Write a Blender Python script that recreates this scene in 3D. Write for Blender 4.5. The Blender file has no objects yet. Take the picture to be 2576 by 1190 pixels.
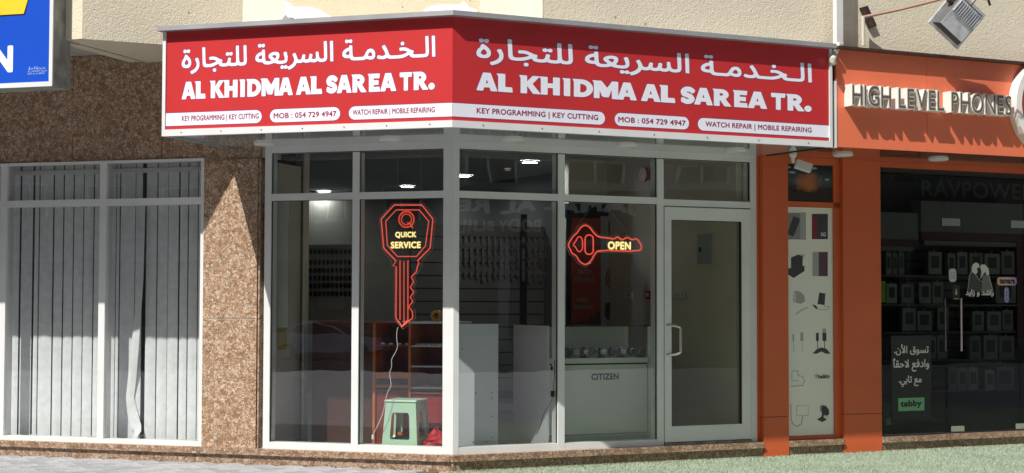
import bpy, bmesh, math, random
import numpy as np
from mathutils import Vector, Matrix, Euler
random.seed(7)
SC = bpy.context.scene
COL = SC.collection
# ------------------------------------------------------------------ camera, sky, sun, exposure
CAMH = 1.46
F = 4000.0                       # focal length in pixels of a 2576 px wide picture
cam_d = bpy.data.cameras.new('camera'); cam = bpy.data.objects.new('camera', cam_d); COL.objects.link(cam)
cam_d.sensor_width = 36; cam_d.lens = F / 2576 * 36; cam_d.clip_end = 500
CR = Matrix.Rotation(math.radians(90) + math.atan(160 / F), 4, 'X') @ Matrix.Rotation(math.radians(0.15), 4, 'Z')
cam.matrix_world = Matrix.Translation((0, 0, CAMH)) @ CR
SC.camera = cam
SUN_EL = math.radians(48.5); SUN_AZ = math.radians(37)      # azimuth from -Y towards -X
TO_SUN = Vector((-math.sin(SUN_AZ) * math.cos(SUN_EL), -math.cos(SUN_AZ) * math.cos(SUN_EL), math.sin(SUN_EL)))
W = bpy.data.worlds.new("World"); SC.world = W; W.use_nodes = True
nt = W.node_tree; nt.nodes.clear()
sky = nt.nodes.new('ShaderNodeTexSky'); sky.sky_type = 'NISHITA'; sky.sun_disc = False
sky.sun_elevation = SUN_EL; sky.sun_rotation = math.pi + SUN_AZ; sky.dust_density = 2.0
bg = nt.nodes.new('ShaderNodeBackground'); bg.inputs[1].default_value = 0.064
ow = nt.nodes.new('ShaderNodeOutputWorld')
nt.links.new(sky.outputs[0], bg.inputs[0]); nt.links.new(bg.outputs[0], ow.inputs[0])
sun_d = bpy.data.lights.new('sun', 'SUN'); sun_d.energy = 3.9; sun_d.angle = math.radians(0.5); sun_d.color = (1, .97, .93)
sun = bpy.data.objects.new('sun', sun_d); COL.objects.link(sun); sun.rotation_euler = TO_SUN.to_track_quat('Z', 'Y').to_euler()
sun.location = (0, -5, 20)
SC.view_settings.view_transform = 'Standard'; SC.view_settings.look = 'None'
SC.view_settings.gamma = 1; SC.view_settings.use_curve_mapping = False
SC.view_settings.exposure = 0.45
# ------------------------------------------------------------------ measuring frames
class Frame:
    """a vertical plane through O; x runs right along it, y runs into the building, z up"""
    def __init__(s, O, a):
        s.O = Vector(O); s.a = a; s.U = Vector((math.cos(a), math.sin(a), 0)); s.I = Vector((-math.sin(a), math.cos(a), 0))
        s.M = Matrix.Translation(s.O) @ Matrix.Rotation(a, 4, 'Z')
    def w(s, u, y, z=0): return s.O + s.U * u + s.I * y + Vector((0, 0, z))
def ray(px, py):
    return (CR.to_3x3() @ Vector((px - 1288, -(py - 595), -F))).normalized()
def Z(k, x, y):                  # measured enlargements of the photograph -> 2576 px coordinates
    s, ox, oy = {'1': (.7565, 0, 0), '2': (.7565, 0, 874), '3': (.6723, 950, 500), '4': (.5666, 950, 1100), '5': (.5882, 1650, 500),
                 '6': (.5666, 1650, 1100), '7': (.5882, 2050, 500), '8': (.5666, 2050, 1100), 'a1': (.5041, 2800, 0), 'a2': (.5044, 2800, 550),
                 'a3': (.5664, 2800, 1100), 'a4': (.5040, 3280, 550), 'a5': (.5243, 3280, 1150), 'a6': (.4622, 600, 50), 'a7': (.4622, 1650, 50),
                 'a8': (.4622, 2350, 100)}[k]
    return ((ox + x * s) / 1.4907, (oy + y * s) / 1.4907)
def hit(fr, p, y=0.0):           # where the sight line through p meets the plane at depth y of the frame -> (u, z)
    d = ray(*p); o = Vector((0, 0, CAMH)); q = fr.O + fr.I * y
    t = (q - o).dot(fr.I) / d.dot(fr.I); P = o + d * t
    return ((P - fr.O).dot(fr.U), P.z)
C0 = None
_d = ray(1139, 1140); _t = 13.5 / _d.y; C0 = Vector((_d.x * _t, 13.5, 0))
L = Frame(C0, math.radians(-17.5)); R = Frame(C0, math.radians(25.5)); WF = Frame((0, 0, 0), 0)
U = lambda fr, p, y=0.0: hit(fr, p, y)[0]
H = lambda fr, p, y=0.0: hit(fr, p, y)[1]
# ------------------------------------------------------------------ materials
MATS = {}
def newmat(name):
    m = bpy.data.materials.new(name); m.use_nodes = True; MATS[name] = m
    n = m.node_tree; return m, n, n.nodes['Principled BSDF']
def M(name, col, rough=.5, metal=0., var=.06, vs=3., bump=0., bs=60., emit=0., coat=0., spec=.5):
    if name in MATS: return MATS[name]
    m, n, p = newmat(name); N = n.nodes; K = n.links
    p.inputs['Roughness'].default_value = rough; p.inputs['Metallic'].default_value = metal
    p.inputs['Specular IOR Level'].default_value = spec
    if coat: p.inputs['Coat Weight'].default_value = coat; p.inputs['Coat Roughness'].default_value = .04
    tc = N.new('ShaderNodeTexCoord')
    ns = N.new('ShaderNodeTexNoise'); ns.inputs['Scale'].default_value = vs; ns.inputs['Detail'].default_value = 6
    K.new(tc.outputs['Object'], ns.inputs['Vector'])
    mx = N.new('ShaderNodeMix'); mx.data_type = 'RGBA'
    mx.inputs[6].default_value = (*[c * (1 - var) for c in col], 1); mx.inputs[7].default_value = (*[min(1, c * (1 + var)) for c in col], 1)
    rp = N.new('ShaderNodeMapRange'); rp.inputs[1].default_value = .3; rp.inputs[2].default_value = .7
    K.new(ns.outputs[0], rp.inputs[0]); K.new(rp.outputs[0], mx.inputs[0]); K.new(mx.outputs[2], p.inputs['Base Color'])
    if bump:
        b = N.new('ShaderNodeBump'); b.inputs['Strength'].default_value = 1; b.inputs['Distance'].default_value = bump
        n2 = N.new('ShaderNodeTexNoise'); n2.inputs['Scale'].default_value = bs; n2.inputs['Detail'].default_value = 3
        K.new(tc.outputs['Object'], n2.inputs['Vector']); K.new(n2.outputs[0], b.inputs['Height']); K.new(b.outputs[0], p.inputs['Normal'])
    if emit:
        p.inputs['Emission Color'].default_value = (*col, 1); p.inputs['Emission Strength'].default_value = emit
    return m
def stucco(name, col, dist=.006):
    m, n, p = newmat(name); N = n.nodes; K = n.links
    p.inputs['Roughness'].default_value = .85
    tc = N.new('ShaderNodeTexCoord')
    a = N.new('ShaderNodeTexNoise'); a.inputs['Scale'].default_value = 1.1; a.inputs['Detail'].default_value = 8
    mx = N.new('ShaderNodeMix'); mx.data_type = 'RGBA'
    mx.inputs[6].default_value = (*[c * .9 for c in col], 1); mx.inputs[7].default_value = (*[min(1, c * 1.06) for c in col], 1)
    K.new(tc.outputs['Object'], a.inputs['Vector']); K.new(a.outputs[0], mx.inputs[0])
    # small dark specks
    v = N.new('ShaderNodeTexVoronoi'); v.inputs['Scale'].default_value = 4; K.new(tc.outputs['Object'], v.inputs['Vector'])
    cr = N.new('ShaderNodeMapRange'); cr.inputs[1].default_value = .03; cr.inputs[2].default_value = .055; K.new(v.outputs['Distance'], cr.inputs[0])
    mu = N.new('ShaderNodeMix'); mu.data_type = 'RGBA'; mu.inputs[6].default_value = (*[c * .45 for c in col], 1)
    K.new(cr.outputs[0], mu.inputs[0]); K.new(mx.outputs[2], mu.inputs[7]); K.new(mu.outputs[2], p.inputs['Base Color'])
    w = N.new('ShaderNodeTexNoise'); w.inputs['Scale'].default_value = 34; w.inputs['Detail'].default_value = 2; w.inputs['Distortion'].default_value = 1.6
    K.new(tc.outputs['Object'], w.inputs['Vector'])
    b = N.new('ShaderNodeBump'); b.inputs['Distance'].default_value = dist; K.new(w.outputs[0], b.inputs['Height']); K.new(b.outputs[0], p.inputs['Normal'])
    return m
def granite(name, k=1.0):
    m, n, p = newmat(name); N = n.nodes; K = n.links
    p.inputs['Roughness'].default_value = .35
    tc = N.new('ShaderNodeTexCoord')
    d = N.new('ShaderNodeTexNoise'); d.inputs['Scale'].default_value = 30; d.inputs['Detail'].default_value = 2; K.new(tc.outputs['Object'], d.inputs['Vector'])
    ad = N.new('ShaderNodeMix'); ad.data_type = 'VECTOR'; ad.inputs[0].default_value = .07
    K.new(tc.outputs['Object'], ad.inputs[4]); K.new(d.outputs[1], ad.inputs[5])
    v = N.new('ShaderNodeTexVoronoi'); v.feature = 'DISTANCE_TO_EDGE'; v.inputs['Scale'].default_value = 33; K.new(ad.outputs[1], v.inputs['Vector'])
    v2 = N.new('ShaderNodeTexVoronoi'); v2.inputs['Scale'].default_value = 33; K.new(ad.outputs[1], v2.inputs['Vector'])
    sp = N.new('ShaderNodeSeparateColor'); K.new(v2.outputs['Color'], sp.inputs[0])
    r = N.new('ShaderNodeValToRGB'); e = r.color_ramp.elements
    e[0].position = 0; e[0].color = (.22 * k, .13 * k, .075 * k, 1); e[1].position = 1; e[1].color = (.52 * k, .39 * k, .285 * k, 1)
    x = e.new(.25); x.color = (.38 * k, .24 * k, .145 * k, 1); x = e.new(.6); x.color = (.48 * k, .33 * k, .225 * k, 1); x = e.new(.8); x.color = (.43 * k, .33 * k, .25 * k, 1)
    K.new(sp.outputs[0], r.inputs[0])
    mr = N.new('ShaderNodeMapRange'); mr.inputs[1].default_value = .03; mr.inputs[2].default_value = .12; K.new(v.outputs['Distance'], mr.inputs[0])
    mx = N.new('ShaderNodeMix'); mx.data_type = 'RGBA'; mx.inputs[6].default_value = (.17 * k, .11 * k, .07 * k, 1)
    K.new(mr.outputs[0], mx.inputs[0]); K.new(r.outputs[0], mx.inputs[7])
    # fine grain
    g = N.new('ShaderNodeTexNoise'); g.inputs['Scale'].default_value = 90; g.inputs['Detail'].default_value = 3; K.new(tc.outputs['Object'], g.inputs['Vector'])
    mg = N.new('ShaderNodeMapRange'); mg.inputs[1].default_value = .3; mg.inputs[2].default_value = .7; mg.inputs[3].default_value = .65; mg.inputs[4].default_value = 1.25
    K.new(g.outputs[0], mg.inputs[0])
    mm = N.new('ShaderNodeMix'); mm.data_type = 'RGBA'; mm.blend_type = 'MULTIPLY'; mm.inputs[0].default_value = 1
    K.new(mx.outputs[2], mm.inputs[6]); K.new(mg.outputs[0], mm.inputs[7]); K.new(mm.outputs[2], p.inputs['Base Color'])
    return m
def glass(name, tint=(.955, .965, .955), refl=3.0):
    m = bpy.data.materials.new(name); m.use_nodes = True; MATS[name] = m; n = m.node_tree; N = n.nodes; K = n.links; N.clear()
    o = N.new('ShaderNodeOutputMaterial'); mx = N.new('ShaderNodeMixShader'); t = N.new('ShaderNodeBsdfTransparent'); g = N.new('ShaderNodeBsdfGlossy')
    t.inputs[0].default_value = (*tint, 1); g.inputs['Roughness'].default_value = .0; g.inputs[0].default_value = (.95, .97, 1, 1)
    fr = N.new('ShaderNodeFresnel'); fr.inputs[0].default_value = 1.5
    ml = N.new('ShaderNodeMath'); ml.operation = 'MULTIPLY'; ml.inputs[1].default_value = refl; ml.use_clamp = True
    geo = N.new('ShaderNodeNewGeometry'); iv = N.new('ShaderNodeMath'); iv.operation = 'SUBTRACT'; iv.inputs[0].default_value = 1; K.new(geo.outputs['Backfacing'], iv.inputs[1])
    m2 = N.new('ShaderNodeMath'); m2.operation = 'MULTIPLY'; K.new(fr.outputs[0], m2.inputs[0]); K.new(iv.outputs[0], m2.inputs[1])
    K.new(m2.outputs[0], ml.inputs[0]); K.new(ml.outputs[0], mx.inputs[0]); K.new(t.outputs[0], mx.inputs[1]); K.new(g.outputs[0], mx.inputs[2])
    # slight waviness of the pane
    tc = N.new('ShaderNodeTexCoord'); ns = N.new('ShaderNodeTexNoise'); ns.inputs['Scale'].default_value = 1.3
    b = N.new('ShaderNodeBump'); b.inputs['Distance'].default_value = .002; b.inputs['Strength'].default_value = .6
    K.new(tc.outputs['Object'], ns.inputs['Vector']); K.new(ns.outputs[0], b.inputs['Height']); K.new(b.outputs[0], g.inputs['Normal'])
    K.new(mx.outputs[0], o.inputs[0]); return m
white = M('white_aluminium', (.74, .75, .73), .38, var=.05, vs=2.5, bump=.0006, bs=4)
beige = stucco('beige_stucco', (.78, .70, .53))
beige2 = stucco('pale_stucco', (.68, .60, .42)); palep = stucco('cream_paint', (.84, .79, .60), .0015)
plaster = stucco('white_plaster', (.84, .82, .79), .003)
gran = granite('brown_granite', 1.27); gran2 = granite('brown_granite_sill', 1.05)
grout = M('pale_grout', (.55, .5, .43), .9)
pane_m = glass('clear_glass'); dpane_m = glass('tinted_glass', (.74, .76, .74), .55)
red = M('red_vinyl', (.56, .034, .036), .35, var=.05, vs=1.6); vinyl = M('white_vinyl', (.86, .86, .93), .4, var=.01)
maroon = M('maroon_print', (.30, .03, .09), .4); outline = M('violet_outline', (.25, .05, .15), .5)
trim = M('grey_metal_trim', (.42, .42, .43), .4, .3, var=.15)
acp = M('glossy_grey_panel', (.42, .43, .43), .10, 0, var=.05, coat=.6)
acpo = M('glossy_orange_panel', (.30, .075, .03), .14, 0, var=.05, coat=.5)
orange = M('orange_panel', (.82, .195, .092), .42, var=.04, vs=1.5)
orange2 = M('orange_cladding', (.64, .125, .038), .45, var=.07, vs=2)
dark = M('dark_metal', (.04, .035, .03), .4); black = M('black_plastic', (.015, .015, .016), .35)
iwall = M('cream_interior_wall', (.66, .62, .49), .8, var=.08, vs=1); iceil = M('interior_ceiling', (.34, .34, .33), .85)
ifloor = M('interior_floor_tile', (.20, .20, .20), .25, var=.1); dwall = M('dark_interior_wall', (.10, .095, .085), .8); mwall = M('dimmed_interior_wall', (.17, .155, .125), .8)  # mwall: interior wall darkened in colour so the far room looks dim
slat_m = M('blind_fabric', (.78, .785, .80), .8, var=.08, vs=14, bump=.004, bs=22)
wood = M('cherry_wood', (.26, .062, .022), .4, var=.25, vs=9); wood2 = M('orange_wood', (.48, .13, .035), .4, var=.2, vs=8)
redlam = M('red_laminate', (.30, .018, .02), .35); melamine = M('white_melamine', (.62, .63, .66), .45, var=.04)
neon_r = M('neon_red', (1, .10, .05), .4, emit=.5); neon_off = M('neon_orange_tube', (1, .11, .07), .4, emit=.55)
neon_y = M('neon_yellow', (1, .78, .30), .4, emit=.95)
stoolm = M('pale_green_plastic', (.44, .64, .47), .35, var=.03)
steel = M('brushed_steel', (.66, .64, .60), .22, 1.0); lamp_on = M('lit_lamp', (.85, .95, 1), .5, emit=100.)
warm_on = M('warm_lamp', (1, .8, .55), .5, emit=5.); wplastic = M('white_plastic', (.72, .72, .70), .4)
lightd = M('unlit_lamp_disc', (.70, .70, .66), .3)
# ------------------------------------------------------------------ object helpers
class MB:
    def __init__(s): s.v = []; s.f = []
    def poly(s, pts):
        b = len(s.v); s.v += [tuple(p) for p in pts]; s.f.append(tuple(range(b, b + len(pts)))); return s
    def box(s, x0, x1, y0, y1, z0, z1):
        if x0 > x1: x0, x1 = x1, x0
        if y0 > y1: y0, y1 = y1, y0
        if z0 > z1: z0, z1 = z1, z0
        b = len(s.v); s.v += [(x, y, z) for z in (z0, z1) for (x, y) in ((x0, y0), (x1, y0), (x1, y1), (x0, y1))]
        s.f += [(b, b + 3, b + 2, b + 1), (b + 4, b + 5, b + 6, b + 7)] + [(b + i, b + (i + 1) % 4, b + 4 + (i + 1) % 4, b + 4 + i) for i in range(4)]
        return s
    def prism(s, pts, z0, z1):       # counter-clockwise outline seen from above
        n = len(pts); b = len(s.v); s.v += [(p[0], p[1], z0) for p in pts] + [(p[0], p[1], z1) for p in pts]
        s.f += [tuple(reversed(range(b, b + n))), tuple(range(b + n, b + 2 * n))] + [(b + i, b + (i + 1) % n, b + n + (i + 1) % n, b + n + i) for i in range(n)]
        return s
    def plate(s, pts, y0, y1):       # outline in x,z, thick in y
        n = len(pts); b = len(s.v); s.v += [(p[0], y0, p[1]) for p in pts] + [(p[0], y1, p[1]) for p in pts]
        s.f += [tuple(range(b, b + n)), tuple(reversed(range(b + n, b + 2 * n)))] + [(b + (i + 1) % n, b + i, b + n + i, b + n + (i + 1) % n) for i in range(n)]
        return s
    def tube(s, pts, r, seg=8, closed=False):
        pts = [Vector(p) for p in pts]; n = len(pts); b = len(s.v)
        rr = r if isinstance(r, (list, tuple)) else [r] * n
        for i, p in enumerate(pts):
            if closed: t = (pts[(i + 1) % n] - pts[i - 1])
            else: t = pts[min(i + 1, n - 1)] - pts[max(i - 1, 0)]
            t = t.normalized() if t.length > 1e-9 else Vector((0, 0, 1))
            ref = Vector((0, 1, 0)) if abs(t.y) < .9 else Vector((1, 0, 0))
            a = t.cross(ref).normalized(); c = t.cross(a)
            for k in range(seg):
                an = 2 * math.pi * k / seg; s.v.append(tuple(p + (a * math.cos(an) + c * math.sin(an)) * rr[i]))
        for i in range(n if closed else n - 1):
            for k in range(seg):
                i2 = (i + 1) % n
                s.f.append((b + i * seg + k, b + i * seg + (k + 1) % seg, b + i2 * seg + (k + 1) % seg, b + i2 * seg + k))
        if not closed:
            s.f.append(tuple(range(b, b + seg))); s.f.append(tuple(reversed(range(b + (n - 1) * seg, b + n * seg))))
        return s
    def cyl(s, c, r, h, axis='z', seg=20, r2=None):
        c = Vector(c); d = {'x': Vector((1, 0, 0)), 'y': Vector((0, 1, 0)), 'z': Vector((0, 0, 1))}[axis]
        return s.tube([c, c + d * h], [r, r if r2 is None else r2], seg)
class T:                                                   # a thing: an Empty (or one mesh) with label and category
    def __init__(s, name, label, cat, fr, base, group=None, kind=None):
        s.fr = fr; s.base = Vector(base); o = bpy.data.objects.new(name, None); COL.objects.link(o); o.empty_display_size = .1
        o.matrix_world = fr.M @ Matrix.Translation(s.base); s.o = o
        if kind: o['kind'] = kind
        else: o['label'] = label; o['category'] = cat
        if label: o['label'] = label
        if group: o['group'] = group
    def part(s, name, mb, mat, parent=None, label=None, smooth=False, kind=None):
        me = mesh(name, mb, mat, s.base, smooth); o = bpy.data.objects.new(name, me); COL.objects.link(o); o.parent = parent or s.o
        if label: o['label'] = label
        if kind: o['kind'] = kind
        return o
def mesh(name, mb, mat, base=(0, 0, 0), smooth=False):
    b = Vector(base); me = bpy.data.meshes.new(name); me.from_pydata([tuple(Vector(v) - b) for v in mb.v], [], mb.f); me.update()
    bm = bmesh.new(); bm.from_mesh(me); bmesh.ops.recalc_face_normals(bm, faces=bm.faces) if not getattr(mb, 'flat', 0) else None; bm.to_mesh(me); bm.free()
    for m in (mat if isinstance(mat, (list, tuple)) else [mat]): me.materials.append(m)
    if smooth:
        for p in me.polygons: p.use_smooth = True
    return me
def single(name, mb, mat, label, cat, fr=WF, base=(0, 0, 0), group=None, kind=None, smooth=False):
    o = bpy.data.objects.new(name, mesh(name, mb, mat, base, smooth)); COL.objects.link(o); o.matrix_world = fr.M @ Matrix.Translation(Vector(base))
    if kind: o['kind'] = kind
    else: o['label'] = label; o['category'] = cat
    if group: o['group'] = group
    return o
# ---- lettering: rasterise the built-in font, thicken, and contour it into one clean flat mesh
def glyphs(s, space=1.0):
    """outline edges of a line of text, directed along each contour"""
    c = bpy.data.curves.new('lettering', 'FONT'); c.body = s; c.size = 1; c.fill_mode = 'NONE'; c.resolution_u = 5; c.space_character = space
    o = bpy.data.objects.new('lettering', c); COL.objects.link(o)
    dg = bpy.context.evaluated_depsgraph_get(); dg.update(); me = bpy.data.meshes.new_from_object(o.evaluated_get(dg))
    co = [(v.co.x, v.co.y) for v in me.vertices]; nb = {}
    for e in me.edges: nb.setdefault(e.vertices[0], []).append(e.vertices[1]); nb.setdefault(e.vertices[1], []).append(e.vertices[0])
    seen = set(); E = []
    for v0 in range(len(co)):
        if v0 in seen or v0 not in nb: continue
        loop = [v0]; seen.add(v0); nx_ = v0 + 1 if v0 + 1 in nb[v0] else nb[v0][0]
        while nx_ not in seen:
            loop.append(nx_); seen.add(nx_); k = [q for q in nb[nx_] if q not in seen]
            if not k: break
            nx_ = k[0]
        for i in range(len(loop)): E.append((co[loop[i]], co[loop[(i + 1) % len(loop)]]))
    bpy.data.objects.remove(o); bpy.data.curves.remove(c); bpy.data.meshes.remove(me)
    return E
def contour(G, lvl=.5):
    """marching squares of the grid G -> verts, faces in cell units"""
    ny, nx = G.shape; V = []; Fc = []
    ins = G > lvl
    full = ins[:-1, :-1] & ins[1:, :-1] & ins[:-1, 1:] & ins[1:, 1:]
    anyi = ins[:-1, :-1] | ins[1:, :-1] | ins[:-1, 1:] | ins[1:, 1:]
    for j in range(ny - 1):
        row = full[j]; d = np.diff(np.concatenate(([0], row.astype(int), [0]))); st = np.where(d == 1)[0]; en = np.where(d == -1)[0]
        for a, b in zip(st, en):
            k = len(V); V += [(a, j), (b, j), (b, j + 1), (a, j + 1)]; Fc.append((k, k + 1, k + 2, k + 3))
    for j, i in zip(*np.where(anyi & ~full)):
        c = [(i, j), (i + 1, j), (i + 1, j + 1), (i, j + 1)]; g = [G[y, x] for x, y in c]; P = []
        for q in range(4):
            a, b = q, (q + 1) % 4
            if g[a] > lvl: P.append(c[a])
            if (g[a] > lvl) != (g[b] > lvl):
                t = (lvl - g[a]) / (g[b] - g[a]); P.append((c[a][0] + (c[b][0] - c[a][0]) * t, c[a][1] + (c[b][1] - c[a][1]) * t))
        if len(P) >= 3:
            k = len(V); V += P; Fc.append(tuple(range(k, k + len(P))))
    return V, Fc
def dilate(G, r):
    if r <= 0: return G
    O = G.copy(); R_ = int(math.ceil(r))
    for dy in range(-R_, R_ + 1):
        for dx in range(-R_, R_ + 1):
            q = math.hypot(dx, dy)
            if q <= r + .3 and q > 0:
                O = np.maximum(O, np.roll(np.roll(G, dy, 0), dx, 1))
    return O
TC = {}
def stroke(pts, w):                                   # thick line as overlapping counter-clockwise pieces
    P = []
    for (x0, y0), (x1, y1) in zip(pts[:-1], pts[1:]):
        d = math.hypot(x1 - x0, y1 - y0); nx_, ny_ = -(y1 - y0) / d * w / 2, (x1 - x0) / d * w / 2
        P.append([(x0 - nx_, y0 - ny_), (x1 - nx_, y1 - ny_), (x1 + nx_, y1 + ny_), (x0 + nx_, y0 + ny_)])
    for x, y in pts[1:-1]: P.append([(x + w / 2 * math.cos(t), y + w / 2 * math.sin(t)) for t in np.linspace(0, 2 * math.pi, 17)[:-1]])
    return P
def arc(cx, cy, rx, ry, a0, a1, n=12): return [(cx + rx * math.cos(math.radians(a)), cy + ry * math.sin(math.radians(a))) for a in np.linspace(a0, a1, n)]
def spur(x, w=29, h=100): return [(x - 9, h), (x - 3, h - 6), (x, h - 16), (x, 0), (x + w, 0), (x + w, h)]
HEAVY = {
 'A': [[(0, 0), (31, 0), (37, 20), (67, 20), (73, 0), (105, 0), (70, 100), (33, 100)], [(44, 40), (52, 70), (60, 40)]],
 'L': [spur(9), [(20, 0), (72, 0), (69, 26), (20, 26)]],
 'K': [spur(9), [(30, 46), (58, 46), (100, 100), (67, 100), (30, 54)], [(33, 55), (69, 0), (106, 0), (60, 62)]],
 'H': [spur(9), [(30, 40), (75, 40), (75, 64), (30, 64)], [(66, 0), (95, 0), (95, 100), (66, 100)]],
 'I': [spur(9, 30)],
 'D': [spur(9), [(30, 0)] + arc(46, 50, 57, 50, -90, 90, 20) + [(30, 100)], [(38, 24), (38, 76)] + arc(46, 50, 28, 26, 90, -90, 14)],
 'M': [spur(9, 26), [(22, 100), (40, 100), (80, 8), (56, 8), (48, 14)], [(30, 100), (45, 100), (75, 60), (100, 100), (110, 100), (82, 8), (58, 8)], [(100, 0), (129, 0), (129, 100), (98, 100)]],
 'S': stroke([(74, 72)] + arc(44, 69, 28, 19, 30, 180, 10) + [(20, 58), (42, 51), (60, 42)] + arc(40, 30, 26, 17, 20, -150, 12) + [(6, 22)], 27),
 'R': [spur(9), [(30, 38)] + arc(48, 69, 39, 31, -90, 90, 16) + [(30, 100)], [(38, 60), (38, 78)] + arc(46, 69, 14, 9, 90, -90, 8), [(36, 44), (66, 0), (102, 0), (66, 48)]],
 'E': [spur(9), [(20, 0), (82, 0), (79, 25), (20, 25)], [(20, 39), (72, 39), (72, 62), (20, 62)], [(20, 76), (78, 76), (80, 100), (20, 100)]],
 'T': [[(0, 76), (89, 76), (93, 100), (0, 100), (-3, 95)], [(31, 0), (60, 0), (60, 80), (31, 80)]],
 '.': [arc(20, 17, 18, 18, 0, 345, 18)]}
HOLE = {('A', 1), ('D', 2), ('R', 2)}
LINE = [('A', 257, 368), ('L', 364, 452), ('K', 488, 608), ('H', 600, 715), ('I', 731, 774), ('D', 788, 905), ('M', 903, 1052), ('A', 1050, 1162), ('A', 1190, 1305), ('L', 1298, 1394),
        ('S', 1430, 1517), ('A', 1513, 1625), ('R', 1625, 1742), ('E', 1752, 1845), ('A', 1850, 1970), ('T', 1998, 2090), ('R', 2096, 2215), ('.', 2217, 2262)]
def heavy_edges():
    E = []
    for ch, x0, x1 in LINE:
        G = HEAVY[ch]; xs = [p[0] for c in G for p in c]; m0, m1 = min(xs), max(xs)
        for i, c in enumerate(G):
            c = [((x0 + (p[0] - m0) / (m1 - m0) * (x1 - x0)) / 118., p[1] / 100.) for p in c]
            ar = sum(c[k][0] * c[(k + 1) % len(c)][1] - c[(k + 1) % len(c)][0] * c[k][1] for k in range(len(c)))
            if (ar > 0) == ((ch, i) in HOLE): c = c[::-1]
            for k in range(len(c)): E.append((c[k], c[(k + 1) % len(c)]))
    return E
def lettering(s, bold=0.0, res=56):
    key = (s, bold, res)
    if key in TC: return TC[key]
    tr = np.array(heavy_edges() if s == 'AL KHIDMA AL SAREA TR.' else glyphs(s, 1 + (bold * 1.5 if ord(s[0]) < 0x600 and ord(s[-1]) < 0x600 else 0))); mn = tr.reshape(-1, 2).min(0); mxx = tr.reshape(-1, 2).max(0); pad = 6 + int(bold * res)
    nx = int((mxx[0] - mn[0]) * res) + 2 * pad; ny = int((mxx[1] - mn[1]) * res) + 2 * pad
    P = (tr - mn) * res + pad; SS = 4; Wn = np.zeros((ny * SS, nx * SS))          # winding number on a 4x finer grid
    for (x0, y0), (x1, y1) in P:
        if y0 == y1: continue
        sg = 1 if y1 > y0 else -1; lo, hi = min(y0, y1), max(y0, y1)
        j0 = int(math.ceil(lo * SS - .5)); j1 = int(math.ceil(hi * SS - .5))
        for j in range(j0, j1):
            yy = (j + .5) / SS; xx = x0 + (x1 - x0) * (yy - y0) / (y1 - y0); Wn[j, int(math.ceil(xx * SS - .5)):] += sg
    G = (Wn != 0).astype(float).reshape(ny, SS, nx, SS).mean((1, 3))
    G = dilate(G, bold * res)
    G = (G * 2 + np.roll(G, 1, 0) + np.roll(G, -1, 0) + np.roll(G, 1, 1) + np.roll(G, -1, 1)) / 6
    V, Fc = contour(G); V = np.array(V, float); V -= V.min(0); m = V.max(0); V /= m
    TC[key] = (V, Fc, m[0] / m[1]); return TC[key]
def text_mb(s, u0, u1, z0, z1, y, bold=0., res=56, flip=False):
    V, Fc, asp = lettering(s, bold, res); mb = MB(); mb.flat = 1
    mb.v = [((u0 + v[0] * (u1 - u0)), y, z0 + v[1] * (z1 - z0)) for v in V]; mb.f = list(Fc)
    return mb
def centred(s, uc, zc, h, y, bold=0., res=56, sx=1.):
    a = lettering(s, bold, res)[2] * sx; return text_mb(s, uc - h * a / 2, uc + h * a / 2, zc - h / 2, zc + h / 2, y, bold, res)
def pill(u0, u1, z0, z1, y, left=True, right=True, d=.0005):
    r = (z1 - z0) / 2; zc = (z0 + z1) / 2; P = []
    if left: P += [(u0 + r + r * math.cos(a), zc + r * math.sin(a)) for a in np.linspace(math.pi / 2, 3 * math.pi / 2, 14)]
    else: P += [(u0, z1), (u0, z0)]
    if right: P += [(u1 - r + r * math.cos(a), zc + r * math.sin(a)) for a in np.linspace(-math.pi / 2, math.pi / 2, 14)]
    else: P += [(u1, z0), (u1, z1)]
    return MB().plate(P, y, y + d)
# presentation forms, already in left-to-right order on the page
AR = ("\uFE8D\uFEDF\u0640\uFEA8\u0640\uFEAA\uFEE3\u0640\uFE94 \uFE8D\uFEDF\uFEB4\uFEAE\uFEF3\uFECC\uFE94 \uFEDF\uFEE0\uFE98\uFEA0\uFE8E\uFEAD\uFE93")[::-1]
# ------------------------------------------------------------------ key levels and lines
GZ = 0.0; LEDGE = .155
P_OUT = 1.18                                  # how far the sign box stands out
SB = H(L, (1139, 329), -1.24)                 # underside of the sign box
SB = 2.80
ST = 3.655                                    # top of the sign face
u_pl = U(L, (515, 900)); u_pr = U(L, (655, 900)); u_j = U(L, (667, 700))       # stone pillar, shopfront jamb
u_se = U(L, (410, 210), -P_OUT)               # left end of the sign face
uR_j = U(R, (1901, 700)); uR_e = U(R, (2092, 240), -P_OUT + .041)
rw = lambda w: w - .041 if w > .5 else w        # the right face stands out slightly less
def corner(w):                                # the corner of two planes standing w out of L and R
    a = L.w(0, -w); b = R.w(0, -rw(w)); d = L.U; e = R.U
    t = ((b - a).x * (-e.y) - (b - a).y * (-e.x)) / (d.x * (-e.y) - d.y * (-e.x)); return a + d * t
def cu(fr, w): return (corner(w) - fr.O).dot(fr.U)
print('u_pl %.2f u_pr %.2f u_j %.2f u_se %.2f uR_j %.2f uR_e %.2f' % (u_pl, u_pr, u_j, u_se, uR_j, uR_e))
print('sign z: bottomL', H(L, (410, 348), -P_OUT), 'corner', H(L, (1139, 328), -P_OUT), 'R', H(R, (2092, 370), -P_OUT), 'top', H(L, (415, 85), -P_OUT), H(R, (2090, 118), -P_OUT), H(L, (1139, 40), -P_OUT))
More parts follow.
